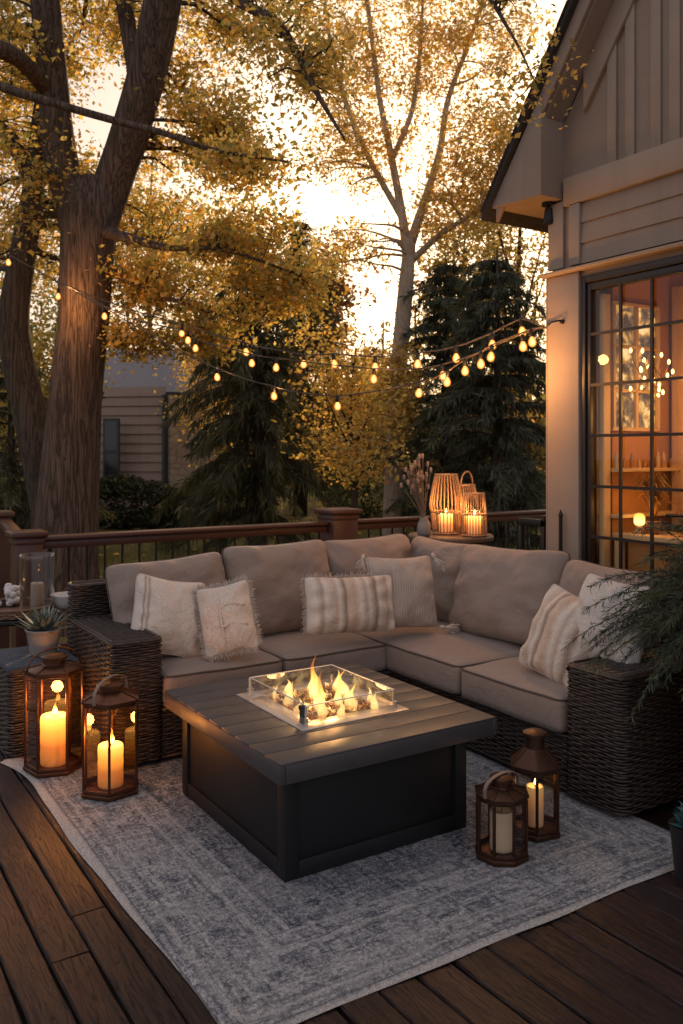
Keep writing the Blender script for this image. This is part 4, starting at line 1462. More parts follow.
# door
fm = MB()
fx0, fx1 = WX - .012, WX + .10
fm.box(fx0, fx1, DY1 - .030, DY1, 0, DZ - .001)
fm.box(fx0, fx1, DY0, DY0 + .045, 0, DZ - .001)
fm.box(fx0, fx1, DY0 + .0455, DY1 - .0305, DZ - .05, DZ - .001)
fm.box(fx0, fx1, DY0 + .0455, DY1 - .0305, 0, .03)
fm.build('door_frame', M['doorframe'], house, bevel=.004)
ymid = (DY0 + DY1) / 2
for ya, yb_, hs in ((ymid + .002, DY1 - .032, 1), (DY0 + .047, ymid - .002, -1)):
    st = MB()
    sx0, sx1 = WX + .002, WX + .046
    sw, st_ = (.030, .075)
    ga, gb = (ya + st_, yb_ - sw) if hs > 0 else (ya + sw, yb_ - st_)
    st.box(sx0, sx1, ya, ga, .032, DZ - .053); st.box(sx0, sx1, gb, yb_, .032, DZ - .053)
    st.box(sx0, sx1, ga + .0005, gb - .0005, DZ - .10, DZ - .053); st.box(sx0, sx1, ga + .0005, gb - .0005, .032, .20)
    d_ = st.build('door', M['doorframe'], house, bevel=.003)
    mu = MB()
    for k in (1, 2):
        yy = ga + (gb - ga) * k / 3
        mu.box(sx0 + .004, sx0 + .018, yy - .0095, yy + .0095, .2005, DZ - .1005)
    for zz in (2.349, 2.02, 1.693, 1.366, 1.04, .71, .40):
        mu.box(sx0 + .002, sx0 + .016, ga + .0008, gb - .0008, zz - .0095, zz + .0095)
    mu.build('muntin_grid', M['doorframe'], d_)
    MB().add([(WX + .024, ga, .2), (WX + .024, gb, .2), (WX + .024, gb, DZ - .1), (WX + .024, ga, DZ - .1)], [(0, 1, 2, 3)]).build('glass_pane', M['doorglass'], d_)
    hy = ya + st_ / 2 if hs > 0 else yb_ - st_ / 2
    hd = MB().box(WX - .002, WX + .012, hy - .02, hy + .02, 1.15, 1.40)
    hd.tube([(WX - .002, hy, 1.22), (WX - .05, hy, 1.22), (WX - .055, hy + .06 * hs, 1.22), (WX - .05, hy + .12 * hs, 1.22)], .009, 8)
    hd.build('handle', M['black'], d_)
# interior shell behind the door
rm_ = MB()
IX1, IY1, IY0, IZ = 7.6, 5.2, -.8, 2.95
IY1 = YC - .23
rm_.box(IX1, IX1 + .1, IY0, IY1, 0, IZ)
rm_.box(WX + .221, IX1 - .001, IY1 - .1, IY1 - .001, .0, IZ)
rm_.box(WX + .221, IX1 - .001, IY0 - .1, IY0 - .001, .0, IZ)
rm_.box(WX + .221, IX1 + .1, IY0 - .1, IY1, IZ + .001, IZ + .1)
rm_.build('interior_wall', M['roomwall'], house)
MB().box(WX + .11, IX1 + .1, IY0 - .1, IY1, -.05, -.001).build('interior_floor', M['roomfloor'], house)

# ---- things in the room
def room(px, py, x):
    y_, z_ = on_wall(px, py, x)
    return np.array([x, y_, z_])

YS = IY1 - .1 - .003


def on_side(px, py):
    k = (px - 341.5) / FPX
    d = YS / (FW[1] + RT[1] * k)
    return d * (FW[0] + RT[0] * k), HC + (450 - py) * d / FPX


win = empty('interior_window', (0, 0, 0), 'white framed inner window with painted warm reflections seen through the glazed door', 'window')
xa, za = on_side(611, 303); xb, zb = on_side(655, 430)
for xx in (xa, (xa + xb) / 2, xb):
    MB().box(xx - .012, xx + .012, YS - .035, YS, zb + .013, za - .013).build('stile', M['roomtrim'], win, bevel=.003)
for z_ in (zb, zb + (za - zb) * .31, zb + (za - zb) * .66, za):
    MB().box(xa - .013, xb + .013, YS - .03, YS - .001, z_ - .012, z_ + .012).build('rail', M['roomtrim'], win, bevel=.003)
wg = NT('painted_reflection_glass')
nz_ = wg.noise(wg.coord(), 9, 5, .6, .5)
wc = wg.ramp(nz_, [(.38, (.06, .04, .03)), (.47, (.16, .10, .06)), (.54, (.55, .26, .07)), (.60, (1.0, .60, .20)), (.70, (1.0, .8, .45))])  # glowing noise colours painted in for lights reflected in the panes
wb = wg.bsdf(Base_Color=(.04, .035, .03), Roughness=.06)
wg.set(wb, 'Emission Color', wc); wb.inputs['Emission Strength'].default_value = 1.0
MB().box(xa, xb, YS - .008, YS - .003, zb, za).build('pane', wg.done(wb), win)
# deep trim beside it and a gathered curtain near the hinge side
tr_ = empty('doorway_casing', (0, 0, 0), 'pale wooden casing on the inner wall left of the inner window', 'casing')
x0_, _ = on_side(599, 300); x1_, _ = on_side(606, 300)
MB().box(x0_, x1_, YS - .04, YS, 0, 2.62).build('casing_board', M['roomtrim'], tr_, bevel=.006)
cu = empty('inner_curtain', (0, 0, 0), 'warm lit gathered curtain at the right inside the glazed door', 'curtain')
cm = MB()
x0_, _ = on_side(662, 300)
cx_ = np.linspace(x0_, x0_ + .34, 60)
Vc = [(a, YS - .10 + .035 * math.sin(a * 95) + .012 * math.sin(a * 41), z_) for z_ in (.05, 1.2, 2.72) for a in cx_]
Fc = [(r_ * 60 + i, r_ * 60 + i + 1, (r_ + 1) * 60 + i + 1, (r_ + 1) * 60 + i) for r_ in range(2) for i in range(59)]
cm.add(Vc, Fc).build('cloth', m_fabric('amber_curtain', (.62, .40, .20)), cu, smooth=True)

ch = empty('chandelier', (4.66, 3.60, 2.06), 'glowing cluster chandelier hanging just inside the glazed door', 'chandelier')
c0 = np.array(ch.location)
ar = MB()
ar.tube([(0, 0, IZ - c0[2]), (0, 0, .12)], .005, 8)
ar.lathe([(.001, .10), (.02, .10), (.024, .13), (.001, .15)], 16)
bulbm = m_emit('lamp_glow', (1.0, .58, .20), 5)
cand = []
for k in range(21):
    a = 2 * PI * k / 9.3
    r_ = .13 if k % 2 else .07
    e2 = np.array([r_ * math.cos(a), r_ * math.sin(a), -.12 + .30 * ((k * 8) % 21) / 21])
    cand.append(e2)
    ar.tube(spline([(0, 0, .11), (e2[0] * .6, e2[1] * .6, e2[2] * .5 - .03), e2], 5), .003, 6)
ar.build('arm', m_plain('aged_brass', (.35, .2, .08), .35, .8, .2), ch, smooth=True)
for e2 in cand:
    MB().lathe([(.0005, 0), (.007, .004), (.010, .015), (.008, .025), (.002, .034)], 12, tuple(e2)).build('bulb', bulbm, ch, smooth=True)
point('room_light', (4.75, 3.35, 1.9), (1.0, .46, .12), 8.5, .08)
point('room_light', (5.9, 2.2, 1.5), (1.0, .46, .12), 18, .2)

sh = empty('wall_shelf', (0, 0, 0), 'amber lit wall shelf with small jars below the inner window', 'shelf')
xs0, zs0 = on_side(606, 470); xs1, _ = on_side(668, 470)
for q in (0, 1):
    MB().box(xs0, xs1, YS - .11, YS - .001, zs0 - .30 * q - .012, zs0 - .30 * q + .012).build('board', M['roomtrim'], sh, bevel=.003)
for k in range(9):
    jx = xs0 + .04 + (xs1 - xs0 - .08) * (k + rng.uniform(-.25, .25)) / 8.0
    r_, h_ = rng.uniform(.012, .022), rng.uniform(.05, .11)
    jm = M['amberjar'] if k % 3 else M['lampjar']
    MB().lathe([(.001, 0), (r_, 0), (r_, h_ * .7), (r_ * .5, h_ * .85), (r_ * .5, h_), (.001, h_)], 14, (jx, YS - .055, zs0 + .0125)).build('jar', jm, sh, smooth='auto')

cs = empty('console_table', (0, 0, 0), 'pale wooden console standing inside just behind the glass', 'table')
MB().box(4.52, 4.90, 2.4, 3.80, 1.02, 1.06).build('tabletop', M['roomtrim'], cs, bevel=.006)
for x_, y_ in ((4.55, 2.44), (4.87, 2.44), (4.55, 3.76), (4.87, 3.76)):
    MB().box(x_ - .025, x_ + .025, y_ - .025, y_ + .025, 0, 1.019).build('leg', M['roomtrim'], cs, bevel=.004)
MB().box(4.58, 4.86, 2.5, 3.72, .80, 1.018).build('drawer_box', M['roomwall'], cs, bevel=.004)
ip = empty('house_plant', (4.655, 3.58, 1.061), 'wispy brown potted plant on the console behind the glazed door', 'potted plant')
MB().lathe([(.001, 0), (.035, 0), (.048, .07), (.05, .08), (.044, .08), (.001, .07)], 24).build('pot', m_plain('amber_pot', (.35, .17, .07), .4), ip, smooth=True)
q4, c4 = [], []
for k in range(90):
    a = rng.uniform(0, 2 * PI); sp_ = rng.uniform(.04, .22); hh = rng.uniform(.10, .30)
    pts = spline([(0, 0, .09), (sp_ * .4 * math.cos(a), sp_ * .4 * math.sin(a), .09 + hh), (sp_ * math.cos(a), sp_ * math.sin(a), .09 + hh * .8)], 4)
    sd_ = np.array([-math.sin(a), math.cos(a), 0])
    for i in range(len(pts) - 1):
        w0 = .007 * math.sin(PI * (i / 9 + .1)); w1 = .007 * math.sin(PI * ((i + 1) / 9 + .1))
        q4.append([pts[i] - sd_ * w0, pts[i] + sd_ * w0, pts[i + 1] + sd_ * w1, pts[i + 1] - sd_ * w1]); c4.append((.26, .15, .05))
quads_obj('leaves', np.array(q4), np.array(c4), M['leaf'], ip)
tl = empty('table_lamp', (4.62, 3.66, 1.061), 'small glowing amber lamp on the console behind the glazed door', 'lamp')
MB().lathe([(.001, 0), (.05, 0), (.052, .012), (.03, .03), (.03, .04), (.001, .042)], 20).build('lamp_base', m_plain('amber_glass', (.4, .2, .07), .3), tl, smooth=True)
gm = m_flame('globe_glow', -.05, .06, 2.6, .9)
V, F = rounded_box(.036, .036, .046, .034, 8, 0, wob=.006)
MB().add(V, F).build('globe', gm, tl, smooth=True, loc=(0, 0, .088))
point('room_light', (4.62, 3.58, 1.22), (1.0, .44, .11), 1.2, .05)
# small eave flood light, wall hook, iron rods
fl = empty('flood_light', (0, 0, 0), 'small black flood light under the corner of the eave', 'light')
yl, zl = 4.17, 3.16
f_ = MB(); f_.lathe([(.001, 0), (.035, 0), (.04, .012), (.03, .11), (.001, .115)], 16, (WX - .02, yl, zl - .03), True)
f_.build('lamp_head', M['black'], fl, smooth='auto')
f_ = MB(); f_.tube([(WX - .02, yl, zl + .08), (WX - .02, yl, EZ + .006)], .014, 8); f_.lathe([(.05, 0), (.05, .02)], 16, (WX - .02, yl, EZ - .016), True)
f_.build('mount', M['black'], fl, smooth='auto')
hy, hz = on_wall(566, 322)
hk = MB()
hk.lathe([(.018, 0), (.018, .004), (.008, .008)], 12, (0, 0, 0), True)
HK = np.array([WX - .034, hy, hz])
hk = MB().tube([HK + np.array([.005, 0, 0]), HK + np.array([-.03, .0, .005]), HK + np.array([-.06, .04, -.004]), HK + np.array([-.06, .10, -.035]), HK + np.array([-.05, .12, -.02])], .006, 8)
V, F = rounded_box(.012, .014, .014, .006, 4)
hk.add(np.array(V) + HK + np.array([-.005, 0, 0]), F)
tag(hk.build('wall_hook', M['black'], smooth=True), 'small black iron hook on the house pilaster holding the light strings', 'hook')
for pxx, lab in ((567, 'slim black iron rod with pointed tip standing against the pilaster'),):
    y_, z_ = on_wall(pxx, 512)
    m_ = MB().tube([(WX - .06, y_, 0), (WX - .06, y_, z_ - .03)], .0125, 8)
    m_.lathe([(.0125, 0), (.018, .01), (.001, .05)], 10, (WX - .06, y_, z_ - .03))
    tag(m_.build('iron_rod', M['black'], smooth='auto'), lab, 'rod')
m_ = MB().box(WX - .02, WX + .02, YC + .05, YC + .085, 0, 1.15)
m_.box(WX - .02, WX + .02, YC + .05, YC + .30, 1.07, 1.12)
m_.box(WX - .02, WX + .02, YC + .27, YC + .30, 0, 1.069)
tag(m_.build('rail_gate_post', M['black'], bevel=.004), 'black iron rail post close beside the house corner', 'post')

# ------------------------------------------------------------------ string lights
tb = NT('glowing_bulb_glass')
lw = tb.n('LayerWeight', ins={'Blend': .5})
cc = tb.ramp(lw.outputs['Facing'], [(0, (1.0, .62, .22)), (.35, (1.0, .36, .06)), (1, (.85, .16, .015))])
ss = tb.ramp(lw.outputs['Facing'], [(0, (1, 1, 1)), (.5, (.5,) * 3), (1, (.25,) * 3)])
em = tb.n('Emission'); tb.set(em, 'Color', cc); tb.set(em, 'Strength', tb.math('MULTIPLY', ss, 2.6))
M['bulbglow'] = tb.done(em)
bulb_me = sock_me = None
bulb_src = sock_src = None


def strand(label, pts, bulbs):
    """pts: wire key points in world space; bulbs: indices of key points that carry a bulb."""
    global bulb_src, sock_src
    t = empty('string_lights', pts[0], label, 'string lights', group='light strings over the deck')
    base = np.array(pts[0])
    P = np.array(pts) - base
    c = spline(P, 8)
    w_ = MB().tube(c, .0052, 5)
    c2 = c + np.stack([.006 * np.sin(np.arange(len(c)) * 1.1), .006 * np.cos(np.arange(len(c)) * 1.1), .006 * np.sin(np.arange(len(c)) * 1.1 + 1)], 1)
    w_.tube(c2, .004, 5)
    w_.build('wire', M['wirecoat'], t, smooth=True)
    for i in bulbs:
        q = P[i]
        sw = (random.uniform(-.12, .12), random.uniform(-.12, .12), random.uniform(0, 6))
        if bulb_src is None:
            prof = [(.012, -.05), (.016, -.057), (.026, -.074), (.030, -.092), (.026, -.110), (.015, -.121), (.001, -.125)]
            bulb_src = MB().lathe(prof, 14).build('bulb', M['bulbglow'], t, smooth=True)
            b = bulb_src
            sock_src = MB().lathe([(.001, .004), (.010, .004), (.016, -.01), (.017, -.05), (.012, -.056)], 10).build('socket', M['black'], b, smooth=True)
        else:
            b = bulb_src.copy(); COL.objects.link(b); b.parent = t
            s = sock_src.copy(); COL.objects.link(s); s.parent = b
        b.location = tuple(float(v) for v in q)
        b.rotation_euler = sw
    return t


def dep(px, d0=9.3, d1=5.75):
    f = (px - 60) / (566 - 60)
    return d0 + (d1 - d0) * f


HKP = HK + np.array([-.055, .11, -.03])


def wirepts(lst, d0=9.3, lift=11):
    out, idx = [], []
    for px, py, bulb in lst:
        d = dep(px, d0)
        if px > 560:
            out.append(HKP); continue
        p = at(px, py, d)
        if bulb:
            p = p + np.array([0, 0, .095])
            idx.append(len(out))
        out.append(p)
    return out, idx


sA = [(-92, 10, 0), (-72, 150, 0), (-40, 232, 0), (8, 263, 1), (56, 281, 0), (104, 317, 1), (160, 340, 0), (216, 378, 1), (273, 397, 1), (337, 407, 1), (420, 394, 1), (448, 383, 1), (465, 372, 1), (481, 365, 1), (492, 358, 1), (531, 343, 1), (566, 322, 0)]
sB = [(62, 284, 0), (59.1, 297, 1), (120, 306, 0), (182, 334, 1), (245, 353, 1), (303.6, 365, 1), (333, 365, 1), (375, 368, 1), (418, 365, 1), (456, 359, 1), (492, 346, 1), (521, 333, 1), (566, 322, 0)]
sB = [(62, 284, 0)] + sB[2:]
sC = [(72, 288, 0), (130, 318, 0), (188, 341, 1), (195.5, 349, 1), (251, 364, 1), (276.5, 368.5, 1), (374, 380, 1), (442, 377, 1), (522.5, 347.5, 1), (566, 322, 0)]
p_, i_ = wirepts(sA, 9.15); strand('lowest string of warm bulbs, crossing in front of the big trunk', p_, i_)
p_, i_ = wirepts(sB, 9.45); strand('upper string of warm bulbs running from the trunk to the house', p_, i_)
p_, i_ = wirepts(sC, 9.4); strand('middle string of warm bulbs with the fewest lamps', p_, i_)
# the bulb at the edge of the trunk hangs on its own short lead
p0 = at(58.5, 278, 9.55)
strand('short lead with one bulb against the big trunk', [p0, at(58, 284, 9.5), at(58.5, 297, 9.48) + np.array([0, 0, .095])], [2])

for q_, w_ in (((60, 300, 9.55), 22.0), ((104, 320, 9.0), 5), ((522, 353, 5.58), 4.5), ((492, 366, 5.8), 14.0), ((465, 380, 6.2), 15.0), ((442, 383, 6.5), 6.0), ((375, 374, 7.0), 2.0), ((277, 392, 7.7), 2.0), ((216, 384, 8.1), 2.0)):
    point('bulb_light', at(*q_), (1.0, .44, .13), w_, .035)

# ------------------------------------------------------------------ trees


def leaf_quads(C, size, cols, rs, flat=.5, asp=.55, droop=0.0):
    """Kite leaves at centres C; returns V (n,4,3), colours."""
    n = len(C)
    nor = rs.normal(0, 1, (n, 3)); nor[:, 2] += flat * 2
    nor /= np.linalg.norm(nor, axis=1, keepdims=True)
    ax = rs.normal(0, 1, (n, 3)); ax[:, 2] -= droop
    ax -= nor * np.sum(ax * nor, 1, keepdims=True)
    ax /= np.maximum(np.linalg.norm(ax, axis=1, keepdims=True), 1e-6)
    sd = np.cross(nor, ax)
    s = (size * rs.choice([.6, .85, 1.0, 1.2, 1.55], n) * rs.uniform(.85, 1.15, n))[:, None]
    fold = s * rs.uniform(-.05, .25, (n, 1))
    V = np.stack([C - ax * s * .5, C - ax * s * .05 + sd * s * asp * .5 + nor * fold, C + ax * s * .5, C - ax * s * .05 - sd * s * asp * .5 + nor * fold], 1)
    cols = np.asarray(cols)
    k = rs.integers(0, len(cols), n)
    c = cols[k] * rs.uniform(.7, 1.3, (n, 1))
    return V, c


def wiggle(a, b, n, amp, rs, sag=0.0):
    t = np.linspace(0, 1, n)[:, None]
    p = a + (b - a) * t
    L = np.linalg.norm(b - a)
    w = rs.normal(0, 1, (3, 3)) * amp * L
    for k in range(3):
        p = p + np.sin(PI * (k + 1) * t) * w[k][None] / (k + 1)
    p[:, 2] += (np.sin(PI * t) * sag * L)[:, 0]
    return p


def tree(name, label, limbs, regions, bark, seed, leaf_size, cols, k1=30, k2=200, per=50, spread=.22, loc=None, group=None, sides=10, twig_r=.012, lumps=.0, cat='tree', leafmat='leaf', droop=0.0, own_limbs=(), maxreach=99):
    """limbs: list of (points, radii); regions: (centre, radii(3), weight) ellipsoids the crown fills.
    First-order branches reach from the limbs into the regions, twigs from those, leaves sit along the twigs."""
    rs = np.random.default_rng(seed)
    root_p = np.array(limbs[0][0][0], float)
    root = empty(name, root_p, label, cat, group=group)
    tr = MB()
    nodes = []
    for li, (pts, rad) in enumerate(limbs):
        P = spline(np.array(pts, float), 8)
        rr_ = np.interp(np.linspace(0, len(pts) - 1, len(P)), range(len(pts)), rad)
        mb = MB()
        ns = sides if rr_[0] > .05 else 7
        mb.tube(P - root_p, rr_, ns)
        if lumps and rr_[0] > .08:
            V = mb.v[0].reshape(len(P), ns, 3)
            ctr = (P - root_p)[:, None, :]
            a_ = np.arange(ns)
            for i in range(len(P)):
                for j in range(ns):
                    q = V[i, j]
                    d = lumps * rr_[i] * (mn.noise(Vector((q[0] * 2.2, q[1] * 2.2, q[2] * .7))) * 1.2 + .25 * mn.noise(Vector((q[0] * 9, q[1] * 9, q[2] * 1.2))))
                    V[i, j] = ctr[i, 0] + (q - ctr[i, 0]) * (1 + d / max(rr_[i], .01))
            mb.v[0] = V.reshape(-1, 3)
        if li == 0:
            tr = mb
            trunk = tr.build('trunk', bark, root, smooth=True)
        else:
            mb.build('limb', bark, root, smooth=True)
        for i in range(len(P)):
            nodes.append(np.append(P[i], rr_[i]))
    nodes = np.array(nodes)
    wts = np.array([r[2] for r in regions], float); wts /= wts.sum()

    def sample(n):
        k = rs.choice(len(regions), n, p=wts)
        u = rs.normal(0, 1, (n, 3)); u /= np.linalg.norm(u, axis=1, keepdims=True)
        u *= rs.random((n, 1)) ** (1 / 2.2)
        return np.array([regions[i][0] for i in k]) + u * np.array([regions[i][1] for i in k])
    tw = MB()
    zmin = nodes[:, 2].min() + .25 * (nodes[:, 2].max() - nodes[:, 2].min())
    cand = nodes[nodes[:, 2] > min(zmin, nodes[:, 2].max() - .2)]
    new = []
    if k1:
        T = sample(k1)
        for p in T:
            dist = np.linalg.norm(cand[:, :3] - p, axis=1) + np.maximum(0, cand[:, 2] - p[2]) * .8
            i = int(np.argmin(dist))
            if dist[i] > maxreach: continue
            a = cand[i]
            L = np.linalg.norm(p - a[:3])
            q = wiggle(a[:3], p, 9, .05, rs, .06)
            r0 = min(a[3] * .5, .012 + .016 * L)
            tw.tube(q - root_p, np.linspace(r0, .006, 9), 6, caps=False)
            for i_, s in enumerate(q[2:]):
                new.append(np.append(s, .008))
    allp = np.vstack([cand, np.array(new)]) if new else cand
    T = sample(k2)
    LC = []
    for p in T:
        dist = np.linalg.norm(allp[:, :3] - p, axis=1) + np.maximum(0, allp[:, 2] - p[2]) * .5
        i = int(np.argmin(dist))
        if dist[i] > maxreach: continue
        a = allp[i]
        q = wiggle(a[:3], p, 7, .07, rs, .05)
        tw.tube(q - root_p, np.linspace(min(twig_r, max(a[3] * .6, .004)), .0025, 7), 4, caps=False)
        n = rs.poisson(per)
        t = rs.beta(2.2, 1.0, n)
        c = np.stack([np.interp(t * 6, range(7), q[:, k]) for k in range(3)], 1)
        c += rs.normal(0, spread, (n, 3)) * np.array([1, 1, .6])
        LC.append(c)
    tw.build('branches', M['twig'] if bark is not M['birch'] else bark, root, smooth=True)
    C = np.concatenate(LC)
    # uneven outline: clumps thinned by a coarse noise field
    keep = np.array([mn.noise(Vector(p * 1.3)) + .5 * mn.noise(Vector(p * 3.1)) for p in C]) + rs.random(len(C)) * 1.0 > .26
    C = C[keep]
    dc = np.linalg.norm(C[:, :2], axis=1)
    V, c = leaf_quads(C - root_p, leaf_size * np.clip(dc / max(np.linalg.norm(root_p[:2]) * .85, 1), .45, 1.0), cols, rs, droop=droop)
    sh = np.array([mn.noise(Vector(p * .9 + 7)) for p in C])
    c = c * (1 + .45 * sh[:, None])
    quads_obj('crown', V, np.clip(c, .004, .9), M[leafmat], root)
    return root


GOLD = [(.52, .45, .16), (.68, .51, .16), (.68, .43, .12), (.62, .36, .09), (.76, .54, .18), (.52, .36, .09), (.62, .45, .13), (.42, .32, .09)]
OLIVE = [(.24, .26, .085), (.38, .35, .10), (.30, .26, .08), (.42, .31, .08), (.54, .37, .09), (.21, .22, .075), (.60, .40, .10), (.36, .30, .10)]
RUST = [(.26, .13, .05), (.20, .11, .05), (.32, .18, .07), (.16, .10, .05)]


def PX(lst):
    return [at(*p) for p in lst]


def rpx(px, d):
    return px * d / FPX


# big forked tree by the railing
D = 10.2
big_trunk = (PX([(64, 640, D), (66, 560, D), (69, 480, D), (76, 400, D), (83, 330, D), (86, 270, D), (91, 215, D), (93, 180, D)]), [rpx(40, D), rpx(33, D), rpx(28.5, D), rpx(25.5, D), rpx(24.5, D), rpx(26, D), rpx(29, D), rpx(22, D)])
limbL = (PX([(78, 240, D), (68, 190, D), (58, 140, D - .1), (53, 80, D - .2), (47, 20, D - .4), (40, -60, D - .6), (30, -160, D - .6), (10, -280, D - .4)]), [rpx(15, D), rpx(17, D), rpx(16.5, D), rpx(14.5, D), rpx(14, D), rpx(12.5, D), rpx(12, D), rpx(6, D)])
limbR = (PX([(98, 240, D), (112, 185, D), (128, 140, D - .1), (143, 90, D - .2), (155, 40, D - .3), (165, -10, D - .4), (180, -90, D - .6), (200, -190, D - 1), (230, -300, D - 1.2)]), [rpx(15, D), rpx(19, D), rpx(19, D), rpx(18, D), rpx(18.5, D), rpx(18, D), rpx(16, D), rpx(11, D), rpx(5, D)])
limbM = (PX([(138, 90, D - .1), (130, 40, D), (124, 0, D), (112, -60, D + .1), (100, -150, D + .3)]), [rpx(8, D), rpx(8, D), rpx(9, D), rpx(7, D), rpx(3, D)])
br1 = (PX([(-90, 0, D - 1.5), (-62, 55, 8.35), (0, 86, 8.0), (60, 105, 7.9), (120, 122, 7.8), (160, 132, 7.7), (215, 150, 7.6), (288, 162, 7.5)]), [rpx(7, 8), rpx(5.5, 8), rpx(4.6, 8), rpx(4, 8), rpx(3.6, 8), rpx(3, 8), rpx(2.2, 8), rpx(.9, 8)])
br2 = (PX([(170, -40, D - .5), (215, -20, 9.0), (240, 2, 8.5), (275, 22, 8.0), (298, 55, 7.8), (318, 95, 7.6), (345, 140, 7.5)]), [rpx(8, 9), rpx(6.5, 9), rpx(5.5, 8.5), rpx(5, 8), rpx(4.2, 8), rpx(2.6, 8), rpx(1, 8)])
br3 = (PX([(106, 232, D - .2), (135, 240, D - .6), (170, 248, D - 1), (225, 250, D - 1.3), (300, 275, D - 1.2)]), [rpx(6, D), rpx(4.5, D), rpx(3, D), rpx(1.8, D), rpx(.8, D)])
br6 = (PX([(104, 262, D - .1), (135, 285, D - .1), (180, 302, D - .2), (240, 322, D - .4)]), [rpx(4, D), rpx(3, D), rpx(2, D), rpx(.8, D)])
br4 = (PX([(190, -120, D - .7), (290, -110, 8.2), (400, -70, 6.8), (470, -25, 6.0), (512, 35, 5.4), (534, 80, 5.15)]), [rpx(10, 9), rpx(8, 9), rpx(5, 9), .020, .009, .004])
br5 = (PX([(48, 90, D - .2), (20, 60, D - .8), (-20, 40, D - 1.2), (-90, 0, D - 1.5)]), [rpx(9, D), rpx(8, D), rpx(7.5, D), rpx(6, D)])
def reg(px, py, d, wx, wy, wd, wt):
    c = at(px, py, d)
    # ellipsoid axes are world axes: use a mean of lateral and depth radii for x and y
    lr, zr_ = wx * d / FPX, wy * d / FPX
    return (c, (max(lr, wd) * .55 + min(lr, wd) * .45, max(lr, wd) * .55 + min(lr, wd) * .45, zr_), wt)


tree('forked_tree', 'massive forked tree with furrowed bark just beyond the left railing', [big_trunk, limbL, limbR, limbM, br1, br2, br3, br4, br5, br6],
     [reg(60, -40, 11.3, 130, 90, 1.2, 1.9), reg(20, 60, 11.6, 90, 70, 1.0, 1.2), reg(195, 30, 11.0, 110, 80, 1.1, 1.8), reg(215, 130, 10.7, 80, 60, .8, 1.3), reg(-20, 20, 9.6, 60, 60, .8, .5), reg(230, 240, 9.6, 70, 40, .8, .9),
      reg(300, 60, 8.0, 60, 60, .7, .5), reg(270, -60, 8.6, 120, 70, 1.2, 1.2), reg(150, 285, 10.4, 45, 35, .7, .8), reg(210, 330, 10.0, 40, 30, .6, .5), reg(140, 345, 10.3, 42, 18, .5, .35), reg(290, 290, 9.6, 45, 40, .7, .55), reg(250, 165, 7.9, 60, 25, .5, .35),
      (at(530, 80, 5.15), (.10, .10, .2), .035), (at(518, 100, 5.3), (.10, .10, .12), .015), (at(505, -15, 5.6), (.3, .3, .22), .08), (at(400, -60, 6.8), (.7, .7, .4), .3), (at(20, 180, 10.2), (.7, .7, 1.0), .5)],
     M['bark'], 21, .064, OLIVE + GOLD, 80, 1250, 56, .15, sides=44, lumps=.07, maxreach=2.2)

# leaning dark stem left of it
D2 = 11.0
tree('leaning_tree', 'dark leaning tree stem at the left edge behind the forked tree', [
    (PX([(58, 610, D2), (52, 520, D2), (36, 440, D2), (20, 370, D2), (14, 320, D2), (22, 260, D2), (32, 200, D2), (38, 140, D2), (48, 60, D2 + .2), (60, -40, D2 + .4)]), [rpx(24, D2), rpx(20, D2), rpx(18, D2), rpx(16, D2), rpx(15, D2), rpx(13, D2), rpx(11, D2), rpx(9, D2), rpx(7, D2), rpx(3, D2)]),
    (PX([(34, 185, D2), (15, 145, D2), (-10, 122, D2), (-50, 110, D2)]), [rpx(8, D2), rpx(8, D2), rpx(7, D2), rpx(5, D2)])],
    [reg(10, 240, 12.5, 80, 60, 1.5, 1), reg(-20, 130, 12, 80, 80, 1.5, 1.2), reg(110, 200, 12.5, 60, 50, 1.2, .6), reg(150, 240, 12.8, 70, 50, 1.2, 1.0)],
    M['darkbark'], 33, .068, OLIVE + GOLD, 30, 480, 52, .2, sides=22, lumps=.05, maxreach=4)

